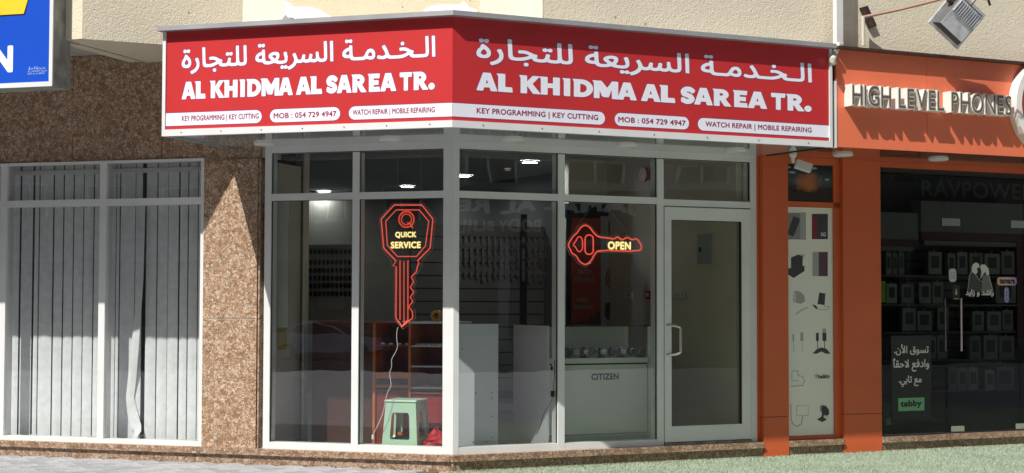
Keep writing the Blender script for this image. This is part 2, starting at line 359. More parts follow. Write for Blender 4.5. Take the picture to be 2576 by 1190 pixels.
# ================================================================== SETTING
g = MB(); RD = -.8      # the street lies lower than the pavement in front of the shops
def off2(w): 
    a = L.w(0, -w); b = R.w(0, -w); d = L.U; e = R.U; t = ((b - a).x * (-e.y) - (b - a).y * (-e.x)) / (d.x * (-e.y) - d.y * (-e.x)); return a + d * t
i_ = [L.w(-60, 30), L.w(-60, -17), off2(17), R.w(60, -17), R.w(60, 30)]; o_ = [L.w(-110, 40), L.w(-90, -25), off2(25), R.w(90, -25), R.w(110, 40)]
g.poly([(p.x, p.y, 0) for p in i_])
for k in range(4): g.poly([(p.x, p.y, z) for p, z in ((i_[k], 0), (i_[k + 1], 0), (o_[k + 1], RD), (o_[k], RD))])
q_ = [Vector((-160, -160, 0)), Vector((160, -160, 0))]
g.poly([(p.x, p.y, RD) for p in (o_[1], o_[0], Vector((-200, 60, 0)), q_[0], q_[1], Vector((200, 60, 0)), o_[4], o_[3], o_[2])])
single('ground', g, M('asphalt_road', (.25, .25, .265), .85, var=.15, vs=2, bump=.004, bs=80), None, None, kind='structure')
# artificial turf, lying on the pavement to the right of the corner
tb = R.w(cu(R, 0) - .02, -.06); tp = [L.w(-.08, -.07), L.w(-.08, -.07) + Vector((-.10, -3.2, 0)), R.w(9, -7), R.w(12, -.03), R.w(0.0, -.07)]
tuft = M('artificial_turf', (.33, .39, .29), .9, var=.16, vs=2.2, bump=.01, bs=160)
single('artificial_turf', MB().prism([tuple(p)[:2] for p in tp], .004, .016), tuft, None, None, kind='structure')
blades = MB(); blades.flat = 1
rnd = random.Random(3)
for i in range(42000):
    u = rnd.uniform(-.1, 7.5); y = -.075 - (rnd.random() ** 1.6) * 2.4
    p = R.w(u, y)
    if p.y < 11.4 or (p - L.O).dot(L.I) < -.08 and (p - L.O).dot(L.U) < -.08: continue
    a = rnd.uniform(0, math.pi); h = rnd.uniform(.008, .020); dx = math.cos(a) * .004; dy = math.sin(a) * .004; lx = rnd.uniform(-.012, .012); ly = rnd.uniform(-.012, .012)
    blades.poly([(p.x - dx, p.y - dy, .014), (p.x + dx, p.y + dy, .014), (p.x + lx, p.y + ly, .014 + h)])
bm_ = M('turf_blades', (.35, .43, .30), .8, var=.2, vs=30)
single('turf_blades', blades, bm_, None, None, kind='stuff')
# herringbone paving on the left
pv = T('pavement', None, None, L, (0, 0, 0), kind='structure')
pv.o['kind'] = 'structure'
pv.part('bedding', MB().box(-7.4, -.1, -4.2, .05, .001, .010), M('paver_joint', (.10, .10, .10), .95))
pmats = [M('paver_grey_%s' % k, c, .85, var=.12, vs=20, bump=.002, bs=120) for k, c in (('light', (.36, .36, .37)), ('mid', (.31, .31, .32)), ('pale', (.40, .40, .40)))]
n = 0; a_, b_ = .20, .10
pmesh = []
for m_ in pmats:
    for rot in (0, 1):
        w_, h_ = (a_ - .006, b_ - .006) if not rot else (b_ - .006, a_ - .006); q = MB(); ch = .004
        q.v = [(sx * (w_ / 2), sy * (h_ / 2), 0) for sx, sy in ((-1, -1), (1, -1), (1, 1), (-1, 1))] + [(sx * (w_ / 2 - ch), sy * (h_ / 2 - ch), .010) for sx, sy in ((-1, -1), (1, -1), (1, 1), (-1, 1))]
        q.f = [(4, 5, 6, 7)] + [(i, (i + 1) % 4, 4 + (i + 1) % 4, 4 + i) for i in range(4)]
        pmesh.append(mesh('paver', q, m_))
ca = math.cos(math.radians(45)); far = MB()
for i in range(-70, 70):
    for j in range(-70, 70):
        for rot in (0, 1):
            # herringbone cell
            x = (i * b_ + j * 2 * b_ * 1) ; y = (i * b_ - j * 2 * b_)
            x = i * b_ + j * 2 * b_; y = i * b_ - j * 2 * b_
            if rot == 0: cx, cy = x + a_ / 2, y + b_ / 2
            else: cx, cy = x + b_ / 2, y + b_ + a_ / 2
            u = (cx - cy) * ca - 3.2; v = (cx + cy) * ca - 1.5
            if -6.2 < u < -.30 and -1.55 < v < -.11:
                n += 1
                if n > 298 and v < -1.0: far.box(u - .04, u + .04, v - .04, v + .04, .011, .019); continue
                o = bpy.data.objects.new('paver', pmesh[rnd.randrange(3) * 2 + rot]); COL.objects.link(o); o.parent = pv.o
                o.location = (u, v, .011 + rnd.uniform(-.001, .0015)); o.rotation_euler = (0, 0, math.radians(45))
print('pavers', n)
# ================================================================== THE BUILDING
B = T('shop_building', 'beige stuccoed corner building with brown granite cladding at street level', 'building', WF, (0, 13.5, 0))
def Bp(name, mb, mat, fr=WF, **k):             # building part given in a frame
    mb.v = [tuple(fr.M @ Vector(v)) for v in mb.v]; return B.part(name, mb, mat, **k)
xy = lambda v: (v.x, v.y)
# upper storey: R-facing bay on the left, L-facing face, raised pilaster, R-facing face
w1 = .40
pB = L.w(U(L, (610, 60), -w1), -w1)
q1 = L.w(U(L, (1208, 20), -w1 - .03), -w1 - .03)
q2 = L.w(U(L, (1365, 30), -w1 - .03), -w1 - .03)
wR = -(q2 - R.O).dot(R.I)
dA = ray(207, 60); a_pt = None
t_ = ((pB - Vector((0, 0, 0))).dot(R.I)) / dA.dot(R.I); a_pt = dA * t_; a_pt.z = 0
a2 = a_pt - L.U * .16
print('wR', wR, 'A w', -(a_pt - L.O).dot(L.I), 'A', a_pt)
ZB = CAMH + (755 - 97) / F * a_pt.y
print('bay bottom z', ZB)
rEnd = R.w(14, -wR); bk = R.w(14, 1.5)
Bp('upper_wall', MB().prism([xy(p) for p in (a2, a_pt, pB, pB + L.I * 1.2, a2 + L.I * 2.4)], ZB, 7.5), beige)
Bp('upper_wall', MB().prism([xy(p) for p in (pB + L.U * .001, L.w((q1 - L.O).dot(L.U), -w1), L.w((q1 - L.O).dot(L.U), .6), pB + L.U * .001 + L.I * 1.2)], 3.62, 7.5), beige2)
Bp('pilaster', MB().prism([xy(p) for p in (q1, q2, q2 + R.I * .5, q1 + L.I * .5)], 3.62, 7.5), palep, label='paler pilaster at the corner above the red sign')
Bp('upper_wall', MB().prism([xy(p) for p in (q2 + R.U * .002 + R.I * .004, rEnd, bk, R.w(.2, 1.5))], 3.62, 7.5), beige)
# bare white plaster patch on the L-facing wall
Bp('painted_strip', MB().box(U(L, (611, 40), -w1), U(L, (718, 40), -w1), -w1 - .003, -w1 - .0005, 3.64, 7.0), palep, L, label='smooth cream painted strip above the red sign')
def zz(x, y): return hit(L, ((562 + x / 2.1175) / 1.4907, (y / 2.1175) / 1.4907), -w1)
Bp('plaster_patch', MB().plate([(zz(1075, 0)[0], 3.64)] + [(zz(1500, 0)[0], 3.64)] + [zz(*p) for p in ((1480, 150), (1400, 112), (1350, 75), (1290, 60), (1240, 52), (1200, 55), (1150, 55), (1130, 48), (1112, 22), (1085, 5), (1077, -40))], -w1 - .004, -w1 - .0008), plaster, L, label='bare white plaster patch above the word KHIDMA side of the red sign')
Bp('plaster_patch', MB().plate([(zz(2120, 0)[0], 3.64), (zz(2620, 0)[0], 3.64)] + [zz(*p) for p in ((2600, 75), (2540, 62), (2515, 25), (2485, 12), (2465, 40), (2400, 36), (2300, 38), (2230, 48), (2195, 62), (2175, 85))], -w1 - .004, -w1 - .0008), plaster, L, label='low white plaster patch above the corner of the red sign')
# low ceiling of white strips under the bay
sz = ZB + .09
k = 0; uu = -7.2
while uu < U(L, (640, 120)) + .2:
    def bay_y(u_):
        P = L.w(u_, 0); t = ((a_pt - P).dot(R.I)) / L.I.dot(R.I); ua_ = (a_pt - L.O).dot(L.U); return (t + .04) if u_ > ua_ else -1.0
    ya_, yb_ = min(-.01, bay_y(uu)), min(-.01, bay_y(uu + .292))
    Bp('soffit_strip', MB().prism([(uu, ya_), (uu + .292, yb_), (uu + .292, .02), (uu, .02)], sz, sz + .012), M('soffit_strip_white', (.50, .48, .44), .5), L); uu += .30
Bp('soffit_backing', MB().prism([(-7.3, -1.0), ((a_pt - L.O).dot(L.U) + .02, -1.0), (U(L, (610, 120)) - .2, -.1), (U(L, (610, 120)) - .2, .02), (-7.3, .02)], sz + .014, sz + .03), dark, L)
# fascia behind the blue sign
Bp('fascia', MB().box(-9, U(L, (165, 100), -1.22), -1.22, -1.02, ZB, 7.5), beige, L)
Bp('fascia_return', MB().box(U(L, (165, 100), -1.22) - .12, U(L, (165, 100), -1.22), -1.01, 0, 3.62, 7.5), beige, L)
# floor, ceiling, back walls of the shops
foot = [L.w(-9, .02), L.w(0, .02), R.w(13, .02), Vector((16, 27, 0)), Vector((-13, 27, 0))]
fl = T('interior_shell', None, None, WF, (0, 14, 0), kind='structure')
foot2 = [L.w(-9, .0), L.w(0, .0), R.w(13, .0), Vector((16, 27, 0)), Vector((-13, 27, 0))]
fl.part('floor', MB().prism([xy(p) for p in foot2], .002, LEDGE + .01), ifloor)
fl.part('ceiling', MB().prism([xy(p) for p in foot2], 2.97, 3.1), iceil)
fl.part('roof_slab', MB().prism([xy(p) for p in foot2], 3.1, 3.3), dwall)
fl.part('back_wall', MB().box(-13, 16, 27, 27.2, 0, 3.3), iwall)
def wall(name, p, q, mat, th=.1, z0=.165, z1=2.97):
    d = (q - p).normalized(); nn = Vector((-d.y, d.x, 0)) * th
    return fl.part(name, MB().prism([xy(v) for v in (p, q, q + nn, p + nn)], z0, z1), mat)
wall('party_wall', L.w(u_pr + .02, .86), L.w(u_pr + .02, .95), iwall)
wall('side_wall', L.w(-6.5, 2.7), L.w(-6.5, 14), mwall)
wall('side_wall', L.w(-9, .02), L.w(-9, 14), dwall)
wall('side_wall', R.w(13, .0), R.w(13, 14), dwall)
wall('party_wall', R.w(uR_j - .02, .14), R.w(uR_j - .02, 2.65), iwall, .1)
wall('party_wall', R.w(uR_j + .12, .14), R.w(uR_j + .12, 10), dwall, .02)
urw = U(R, (1430, 700), 2.65); print('urw', urw)
wall('rear_wall', R.w(urw, 2.65), R.w(uR_j - .02, 2.65), iwall)
wall('rear_wall', R.w(urw + .9, 2.76), R.w(urw + .9, 9), mwall)
wall('rear_wall', R.w(urw + 1.5, 8.8), R.w(-7.6, 8.8), mwall)
# walls above the glazing and round the piers
def gslab(name, fr, u0, u1, y0, y1, z0, z1, mat=gran): return Bp(name, MB().box(u0, u1, y0, y1, z0, z1), mat, fr)
headL = H(L, (262, 392)); print('head L window', headL)
zW0 = H(L, (262, 1122)); print('window bottom', zW0, 'should be ledge', LEDGE)
gz0 = 2.705
wt = ZB + .085
joints = [-8.6, U(L, (-160, 250)), U(L, (184, 250)), U(L, (409, 200)), u_pr - .01]
Bp('wall_core', MB().box(-9, u_j + .02, .022, .25, gz0 + .01, 3.9), grout, L)
for a, b in zip(joints[:-1], joints[1:]):
    gslab('granite_panel', L, a + .003, b - .003, -.002, .03, gz0, wt)
# pillar
zj = H(L, (580, 802)); up2 = U(L, (650, 900))
Bp('pillar_core', MB().box(u_pl + .004, up2 - .004, -.041, .9, LEDGE, gz0 - .003), grout, L)
up2 = U(L, (650, 900))
for z0, z1 in ((LEDGE, zj - .004), (zj + .004, gz0 - .004)):
    gslab('granite_panel', L, u_pl, up2, -.045, -.02, z0, z1)
    gslab('granite_panel', L, up2 + .004, u_pr, -.028, .3, z0, z1)
# stone plinth and sill
def run(fr, a, b, cut, flag=0):
    ends = [a] + [c for c in cut] + [b]
    for p, q in zip(ends[:-1], ends[1:]):
        Bp('stone_riser', MB().box(p + .002, q - .002, -.07, .0, .0, LEDGE - .055), gran2, fr)
        Bp('stone_step', MB().box(p + .002, q - .002, -.10, .0, LEDGE - .054, LEDGE - .030), gran2, fr)
        Bp('stone_sill', MB().box(p + .002, q - .002, -.085, .16, LEDGE - .029, LEDGE), gran2, fr)
run(L, -8.8, cu(L, .07) - .02, [-7, -5.6, u_pl - .6, u_pl + 1.1])
uP1 = U(R, (1922, 1120), -.08); uP1b = U(R, (1985, 1120), -.08); uP2 = U(R, (2124, 1120), -.08); uP2b = U(R, (2219, 1120), -.08)
run(R, cu(R, .07) + .02, uP1 - .002, [1.3, 2.55])
run(R, uP1b + .002, uP2 - .002, [])
run(R, uP2b + .002, 7.5 + uR_j, [uP2b + 1.3])
# corner piece of the plinth
cpts = [xy(corner(.07) - L.U * .02), xy(corner(.07)), xy(corner(.07) + R.U * .02), xy(C0 + Vector((0, .05, 0)))]
Bp('stone_riser', MB().prism([xy(L.w(cu(L, .07) - .019, -.07)), xy(corner(.07)), xy(R.w(cu(R, .07) + .019, -.07)), xy(C0)], 0, LEDGE - .055), gran2)
Bp('stone_sill', MB().prism([xy(L.w(cu(L, .09) - .03, -.085)), xy(corner(.085)), xy(R.w(cu(R, .09) + .03, -.085)), xy(C0 + Vector((0, .1, 0)))], LEDGE - .054, LEDGE + .0005), gran2)
# ================================================================== LEFT WINDOW WITH BLINDS
def frame_set(th, fr, name, u0, u1, z0, z1, y0=-.02, y1=.09): return th.part(name, MB().box(u0, u1, y0, y1, z0, z1), white)
lw = T('window', 'white framed four-light window with grey vertical blinds left of the granite pillar', 'window', L, (U(L, (262, 800)), 0, LEDGE))
mu = [U(L, (8, 800)), U(L, (258, 800)), u_pl]
zt0, zt1 = H(L, (262, 518)), H(L, (262, 501)); zb = H(L, (262, 1103)); zh0, zh1 = H(L, (262, 410)), gz0
hw = .033
ts = [mu[0] - 1.0, mu[0], mu[1], mu[2] - .035]
print('left window', mu, zt0, zt1, zb, zh0)
frame_set(lw, L, 'bottom_rail', mu[0] - 4, u_pl - .002, LEDGE, zb, -.022)
frame_set(lw, L, 'head_rail', mu[0] - 4, u_pl - .002, zh0, zh1 - .004, -.022)
frame_set(lw, L, 'head_flashing', mu[0] - 4, u_pl - .002, zh1 - .003, zh1 + .015, -.05, -.004)
for i, m_ in enumerate(mu[:2]):
    frame_set(lw, L, 'mullion', m_ - hw, m_ + hw, zb + .001, zh0 - .001, -.02, .10)
frame_set(lw, L, 'mullion', u_pl - .045, u_pl - .002, zb + .001, zh0 - .001, -.02, .10)
edges = [mu[0] - 2.2, mu[0], mu[1], u_pl - .012]
for a, b in zip(edges[:-1], edges[1:]):
    frame_set(lw, L, 'transom', a + hw + .001, b - hw - .001, zt0, zt1, -.018, .085)
    lw.part('pane', MB().box(a + hw, b - hw, .010, .016, zb, zt0), pane_m); lw.part('pane', MB().box(a + hw, b - hw, .010, .016, zt1, zh0), pane_m)
bl = T('vertical_blind', 'grey fabric vertical blind with one twisted slat behind the left window', 'blind', L, (-4.2, .24, 2.6))
bl.part('head_rail', MB().box(mu[0] - 2.3, u_pl - .02, .22, .26, 2.63, 2.67), wplastic)
zbl = LEDGE + .02
def slat(u, wd, ang, y=.25, top=2.82, bot=zbl, dx=0.):
    c, s_ = math.cos(ang) * wd / 2, math.sin(ang) * wd / 2
    q = MB(); q.flat = 1; K_ = 6
    for i in range(K_ + 1):
        t = i / K_; z = bot + (top - bot) * t; o_ = dx * (1 - t) ** 2
        for e in (-1, -.33, .33, 1):
            bow = .008 * (1 - e * e); q.v.append((u + o_ + c * e - bow * math.sin(ang), y + s_ * e - bow, z))
    for i in range(K_):
        for k in range(3): q.f.append((i * 4 + k, i * 4 + k + 1, i * 4 + 5 + k, i * 4 + 4 + k))
    return q
bcoords = [30, 62, 82, 108, 142, 168, 193, 219, 245, 262, 300, 316, 348, 372, 396, 424, 452, 478, 504]
us = mu[0] - 2.2
while us < U(L, (14, 800), .25): bl.part('slat', slat(us, .127, .25), slat_m, smooth=True); us += .118
def span(x0, x1, y=.25, dz=0.): a_, b_ = U(L, (x0, 800), y), U(L, (x1, 800), y); bl.part('slat', slat((a_ + b_) / 2, b_ - a_ - .0025, rnd.uniform(-.06, .06), y=y + rnd.uniform(-.004, .004), bot=zbl + dz), slat_m, smooth=True)
for a_, b_ in ((30, 47), (50, 79.5), (84, 95.5), (97.5, 131), (133, 155.5), (157.5, 181.5), (183.5, 207.5), (209, 232.5), (234, 252)): span(a_, b_)
for a_, b_ in ((276, 289), (291, 299), (300.5, 337), (338.5, 356), (366, 392.5), (394.5, 420), (421, 447.5), (450, 470.5), (472.5, 495.5), (497, 512)): span(a_, b_)
# the twisted, crumpled slat hanging in front
tw = MB(); tw.flat = 1
pth = [(362, 505, 372), (355, 700, 372), (352, 800, 368), (345, 870, 366), (338, 950, 364), (332, 1000, 366), (330, 1030, 358), (336, 1060, 356), (338, 1080, 356), (322, 1100, 352), (326, 1106, 348)]
pth = [(350, 500, 366), (347, 700, 362), (336, 800, 356), (328, 880, 350), (322, 950, 343), (318, 1000, 336), (322, 1040, 345), (330, 1070, 354), (337, 1085, 355), (325, 1100, 345), (320, 1106, 338)]
for i, (xa, y_, xb) in enumerate(pth):
    yy = .205 - .02 * math.sin(i * .9)
    for k in range(4):
        x_ = xa + (xb - xa) * k / 3; q = hit(L, (x_, y_), yy); tw.v.append((q[0], yy + .012 * math.sin(i * .8 + k), q[1]))
for i in range(len(pth) - 1):
    for k in range(3): tw.f.append((i * 4 + k, i * 4 + k + 1, i * 4 + 5 + k, i * 4 + 4 + k))
bl.part('slat', tw, slat_m, smooth=True, label='twisted slat with its foot curled on the sill')
ch = MB()
for a, b in ((60, 240), (285, 500)): ch.tube([(U(L, (a, 1100), .25), .245, zbl + .01), (U(L, ((a + b) / 2, 1100), .25), .243, zbl + .004), (U(L, (b, 1100), .25), .245, zbl + .01)], .003, 5)
bl.part('bottom_chain', ch, wplastic)
fl.part('inner_wall', MB().prism([xy(p) for p in (L.w(-9, .86), L.w(u_pr, .86), L.w(u_pr, .92), L.w(-9, .92))], .165, 2.97), dwall)
# ================================================================== SHOPFRONT OF THE KEY SHOP
sf = T('shopfront', 'white aluminium corner shopfront with glass door under the red sign', 'shopfront', L, (0, 0, LEDGE))
def sp(name, fr, mb, mat, parent=None, label=None):
    X = L.M.inverted() @ fr.M; mb.v = [tuple(X @ Vector(v)) for v in mb.v]; return sf.part(name, mb, mat, parent, label)
zh = H(L, (900, 379)); ztr0, ztr1 = H(L, (900, 500)), H(L, (900, 482)); zbr = H(L, (900, 1121))
zhR = H(R, (1410, 387)); zR0, zR1 = H(R, (1410, 508)), H(R, (1410, 491)); zbR = H(R, (1410, 1112))
print('shopfront z', zh, ztr0, ztr1, zbr, 'R', zhR, zR0, zR1, zbR)
zh = (zh + zhR) / 2; ztr0 = (ztr0 + zR0) / 2; ztr1 = (ztr1 + zR1) / 2; zbr = (zbr + zbR) / 2
topz = SB + .06
mL = [u_j, U(L, (682, 800)), U(L, (887, 800)), U(L, (904, 800)), U(L, (1116, 800)), 0]
mR = [0, U(R, (1152, 800)), U(R, (1401.5, 800)), U(R, (1418, 800)), U(R, (1651, 800)), U(R, (1667, 800)), U(R, (1886, 800)), uR_j - .002]
def bar(fr, u0, u1, z0, z1, name, y0=-.02, y1=.10): return sp(name, fr, MB().box(u0, u1, y0, y1, z0, z1), white)
bar(L, mL[0], mL[1], LEDGE, topz, 'jamb'); bar(L, mL[2], mL[3], zbr, topz - .12, 'mullion'); 
bar(R, mR[2], mR[3], zbr, topz - .12, 'mullion'); bar(R, mR[4], mR[5], LEDGE, topz - .12, 'mullion'); bar(R, mR[6], mR[7], LEDGE, topz, 'jamb')
# corner post: two faces meeting at the corner
cp = [L.w(mL[4], -.02), corner(.02), R.w(mR[1], -.02), R.w(mR[1], .09), L.w(mL[4], .09)]
Li = L.M.inverted(); sp('corner_post', WF, MB().prism([xy(p) for p in cp], LEDGE + .001, topz), white)
hg = .001
for fr, a, b in ((L, mL[1], mL[4]), (R, mR[1], mR[6])): bar(fr, a + hg, b - hg, zh, topz, 'head_rail', -.018, .095)
for fr, a, b in ((L, mL[1], mL[2]), (L, mL[3], mL[4]), (R, mR[1], mR[2]), (R, mR[3], mR[4])):
    bar(fr, a + hg, b - hg, ztr0, ztr1, 'transom', -.018, .095)
    bar(fr, a + hg, b - hg, LEDGE, zbr, 'bottom_rail', -.018, .095)
    sp('pane', fr, MB().box(a, b, .008, .014, zbr, ztr0), pane_m); sp('pane', fr, MB().box(a, b, .008, .014, ztr1, zh), pane_m)
    # black rubber gasket on the far side of each light
    for z0, z1 in ((zbr, ztr0), (ztr1, zh)):
        gq = MB().box(a, a + .007, -.004, .007, z0, z1).box(b - .007, b, -.004, .007, z0, z1).box(a, b, -.004, .007, z1 - .006, z1)
        sp('gasket', fr, gq, black)
bar(L, mL[2], mL[3], LEDGE, zbr, 'bottom_rail', -.02); bar(R, mR[2], mR[3], LEDGE, zbr, 'bottom_rail', -.02)
# over-door light and door
zd1 = H(R, (1780, 519)); zdt = zd1 + .035
bar(R, mR[5] + hg, mR[6] - hg, ztr0 - .01, ztr1 - .012, 'transom', -.018, .095)
sp('pane', R, MB().box(mR[5], mR[6], .008, .014, ztr1 - .012, zh), pane_m)
sp('gasket', R, MB().box(mR[6] - .012, mR[6], -.004, .007, ztr1, zh).box(mR[5], mR[6], -.004, .007, zh - .006, zh), black)
zdT = ztr0 - .022
door = sp('door', R, MB().box(mR[5] + .006, mR[5] + .075, -.03, .02, LEDGE + .03, zdT).box(mR[6] - .105, mR[6] - .008, -.03, .02, LEDGE + .03, zdT)
          .box(mR[5] + .0751, mR[6] - .1051, -.03, .02, zdT - .115, zdT).box(mR[5] + .0751, mR[6] - .1051, -.03, .02, LEDGE + .03, LEDGE + .17), white)
door['label'] = 'white framed glass door with steel pull handle'
sp('pane', R, MB().box(mR[5] + .07, mR[6] - .1, .0, .006, LEDGE + .16, zdT - .11), glass('door_glass', (.90, .91, .87), 1.0), door)
sp('gasket', R, MB().box(mR[6] - .118, mR[6] - .1051, -.022, -.001, LEDGE + .17, zdT - .115).box(mR[5] + .0751, mR[6] - .118, -.022, -.001, zdT - .122, zdT - .115), black, door)
sp('threshold', R, MB().box(mR[5] + .002, mR[6] - .002, -.04, .09, LEDGE, LEDGE + .022), M('scuffed_threshold', (.30, .28, .25), .5, .3, var=.5, vs=12))
hu = mR[5] + .05; hz0, hz1 = H(R, (1690, 893), -.05), H(R, (1690, 818), -.05); hp = []
for t in np.linspace(0, 1, 5): hp.append((hu - .01 + .10 * math.sin(t * math.pi / 2), -.03 - .05 * math.sin(t * math.pi / 2), hz1 - .03 * (1 - math.cos(t * math.pi / 2))))
hp2 = [(x, y, hz0 + (hz1 - z)) for x, y, z in reversed(hp)]
sp('handle', R, MB().tube([(hu - .03, -.03, hz1)] + hp + hp2 + [(hu - .03, -.03, hz0)], .013, 10), steel, door)
# ================================================================== RED SIGN
sg = T('shop_sign', 'long red corner sign with white Arabic and English lettering AL KHIDMA AL SAREA TR.', 'shop sign', L, (0, -P_OUT, SB))
Xi = L.M.inverted() @ R.M
def gp(name, fr, mb, mat, parent=None, label=None, **k):
    if fr is R: mb.v = [tuple(Xi @ Vector(v)) for v in mb.v]
    return sg.part(name, mb, mat, parent, label, **k)
W_ = P_OUT
def ring(w0, w1, z0, z1, uL=None, uR=None):       # strip between two offsets along both faces
    uL = u_se if uL is None else uL; uR = uR_e if uR is None else uR
    pts = [L.w(uL, -w0), corner(w0), R.w(uR, -rw(w0)), R.w(uR, -rw(w1)), corner(w1), L.w(uL, -w1)]
    m_ = MB(); a, b, c, d, e, f = [xy(L.M.inverted() @ p) for p in pts]
    m_.prism([a, b, e, f], z0, z1); m2 = MB().prism([b, c, d, e], z0, z1)
    return m_, m2
uLi, uRi = u_se + .03, uR_e - .03
for k, m_ in enumerate(ring(W_, W_ - .03, SB + .05, ST, uLi, uRi)): sg.part('sign_face', m_, red)
for m_ in ring(W_ + .012, W_ - .03, SB - .005, SB + .049, u_se, uR_e): sg.part('bottom_trim', m_, white)
for m_ in ring(W_ + .075, W_ - .3, ST + .001, ST + .038, u_se - .02, uR_e + .002): sg.part('top_trim', m_, trim)
gp('end_trim', L, MB().box(u_se, uLi - .001, -W_ - .012, -W_ + .03, SB + .05, ST - .001), white)
gp('end_trim', R, MB().box(uRi + .001, uR_e, -rw(W_) - .012, -rw(W_) + .03, SB + .05, ST - .001), white)
gp('end_panel', L, MB().box(u_se + .001, u_se + .02, -W_ + .031, -.05, SB - .004, ST), trim)
gp('end_panel', R, MB().box(uR_e - .02, uR_e - .001, -rw(W_) + .031, -.02, SB + .1, ST), dark)
gp('top_cover', L, MB().box(u_se, 0.3, -W_ + .35, -.05, ST - .01, ST), trim)
# soffit behind the sign: glossy panels with joints
sof = [u_se + .02, U(L, (780, 350), -.6), cu(L, .6)]
inner, outer = .0, W_ - .031
s1 = [L.w(u_se + .021, -outer), corner(outer), C0 + Vector((0, .02, 0)), L.w(u_se + .021, -.003)]
s2 = [corner(outer), R.w(uR_e, -rw(outer)), R.w(uR_e, -.003), C0 + Vector((0, .02, 0))]
zsf = SB + .012
sg.part('soffit_panel', MB().prism([xy(L.M.inverted() @ p) for p in s1], zsf, zsf + .01), acp)
sg.part('soffit_panel', MB().prism([xy(L.M.inverted() @ p) for p in s2], zsf, zsf + .01), acp)
# screws along the trims
for fr, a, b in ((L, u_se, cu(L, W_)), (R, cu(R, W_), uR_e)):
    q = MB(); n_ = 7
    for i in range(n_): q.cyl((a + (b - a) * (i + .5) / n_, -(W_ if fr is L else rw(W_)) - .0125, SB + .022), .005, -.003, 'y', 8)
    gp('screw', fr, q, dark, kind='stuff')
# graphics
f2 = -W_
def GL(k, x, y): return hit(L, Z(k, x, y), f2)
def GR(k, x, y): return hit(R, Z(k, x, y), -rw(W_))
e = .0005
bz0, bz1 = (GL('a6', 700, 903)[1] + GR('a7', 400, 845)[1]) / 2, (GL('a6', 700, 802)[1] + GR('a7', 400, 738)[1]) / 2
print('band', GL('a6', 100, 920)[1], GL('a6', 2300, 838)[1], GR('a7', 150, 838)[1], GR('a8', 1600, 890)[1], bz0, bz1)
bz0 = np.mean([GL('a6', 100, 922)[1], GL('a6', 2300, 840)[1], GR('a7', 150, 838)[1], GR('a8', 1600, 888)[1]])
bz1 = np.mean([GL('a6', 100, 818)[1], GL('a6', 2300, 728)[1], GR('a7', 150, 730)[1], GR('a8', 1600, 795)[1]])
ol = .006
def print_face(fr, G, D):
    f2 = -W_ if fr is L else -rw(W_)
    cL, cR = D['edges']
    for (a, b, l_, r_) in D['pills']:
        gp('band', fr, pill(a - (ol if l_ else 0), b + (ol if r_ else 0), bz0 - ol, bz1 + ol, f2 - e, l_, r_, e + .001), outline)
        gp('band', fr, pill(a, b, bz0, bz1, f2 - 2 * e, l_, r_, e), vinyl)
    for s, a, b, z0, z1, bo, m_ in D['texts']:
        if m_ is vinyl:
            V_ = .006; gp('lettering_outline', fr, text_mb(s, a - V_, b + V_, z0 - V_, z1 + V_, f2 - e, bo + .022, 56), outline)
        gp('lettering', fr, text_mb(s, a, b, z0, z1, f2 - 3.2 * e, bo, 64), m_)
zA1 = np.mean([GL('a6', 2215, 195)[1], GR('a8', 1485, 288)[1], GR('a8', 1425, 285)[1]]); zA0 = np.mean([GL('a6', 440, 460)[1], GR('a7', 695, 466)[1]])
zE1 = np.mean([GL('a6', 240, 556)[1], GL('a6', 2000, 475)[1], GR('a7', 370, 487)[1], GR('a8', 1350, 552)[1]])
zE0 = np.mean([GL('a6', 205, 679)[1], GL('a6', 2010, 599)[1], GR('a7', 330, 648)[1], GR('a8', 1350, 695)[1]])
zK1, zK0 = bz0 + (bz1 - bz0) * .72, bz0 + (bz1 - bz0) * .28
print('text z', zA1, zA0, zE1, zE0, bz0, bz1)
EN = "AL KHIDMA AL SAREA TR."; K1 = "KEY PROGRAMMING | KEY CUTTING"; K2 = "MOB : 054 729 4947"; K3 = "WATCH REPAIR | MOBILE REPAIRING"
def texts(G, a, b, k):
    return [(AR, G(*a[0])[0], G(*a[1])[0], zA0, zA1, .026, vinyl), (EN, G(*b[0])[0], G(*b[1])[0], zE0 - .004, zE1 + .004, .012, vinyl),
            (K1, G(*k[0])[0], G(*k[1])[0], zK0 - .008, zK1 + .004, .030, maroon), (K2, G(*k[2])[0], G(*k[3])[0], zK0, zK1, .030, maroon), (K3, G(*k[4])[0], G(*k[5])[0], zK0 - .008, zK1 + .004, .030, maroon)]
print_face(L, GL, {'edges': (0, 0), 'pills': [(uLi, GL('a6', 825, 850)[0], False, True), (GL('a6', 893, 850)[0], GL('a6', 1461, 820)[0], True, True), (GL('a6', 1533, 820)[0], cu(L, W_) - .001, True, False)],
    'texts': texts(GL, (('a6', 178, 370), ('a6', 2235, 260)), (('a6', 178, 620), ('a6', 2230, 530)), (('a6', 178, 870), ('a6', 802, 850), ('a6', 922, 840), ('a6', 1432, 820), ('a6', 1563, 815), ('a6', 2230, 790)))})
print_face(R, GR, {'edges': (0, 0), 'pills': [(cu(R, W_) + .001, GR('a7', 1338, 850)[0], False, True), (GR('a7', 1418, 860)[0], GR('a8', 505, 780)[0], True, True), (GR('a8', 578, 790)[0], uRi, True, False)],
    'texts': texts(GR, (('a7', 295, 330), ('a8', 1502, 370)), (('a7', 296, 600), ('a8', 1500, 640)), (('a7', 297, 800), ('a7', 1283, 840), ('a7', 1445, 860), ('a8', 478, 780), ('a8', 638, 790), ('a8', 1500, 830)))})
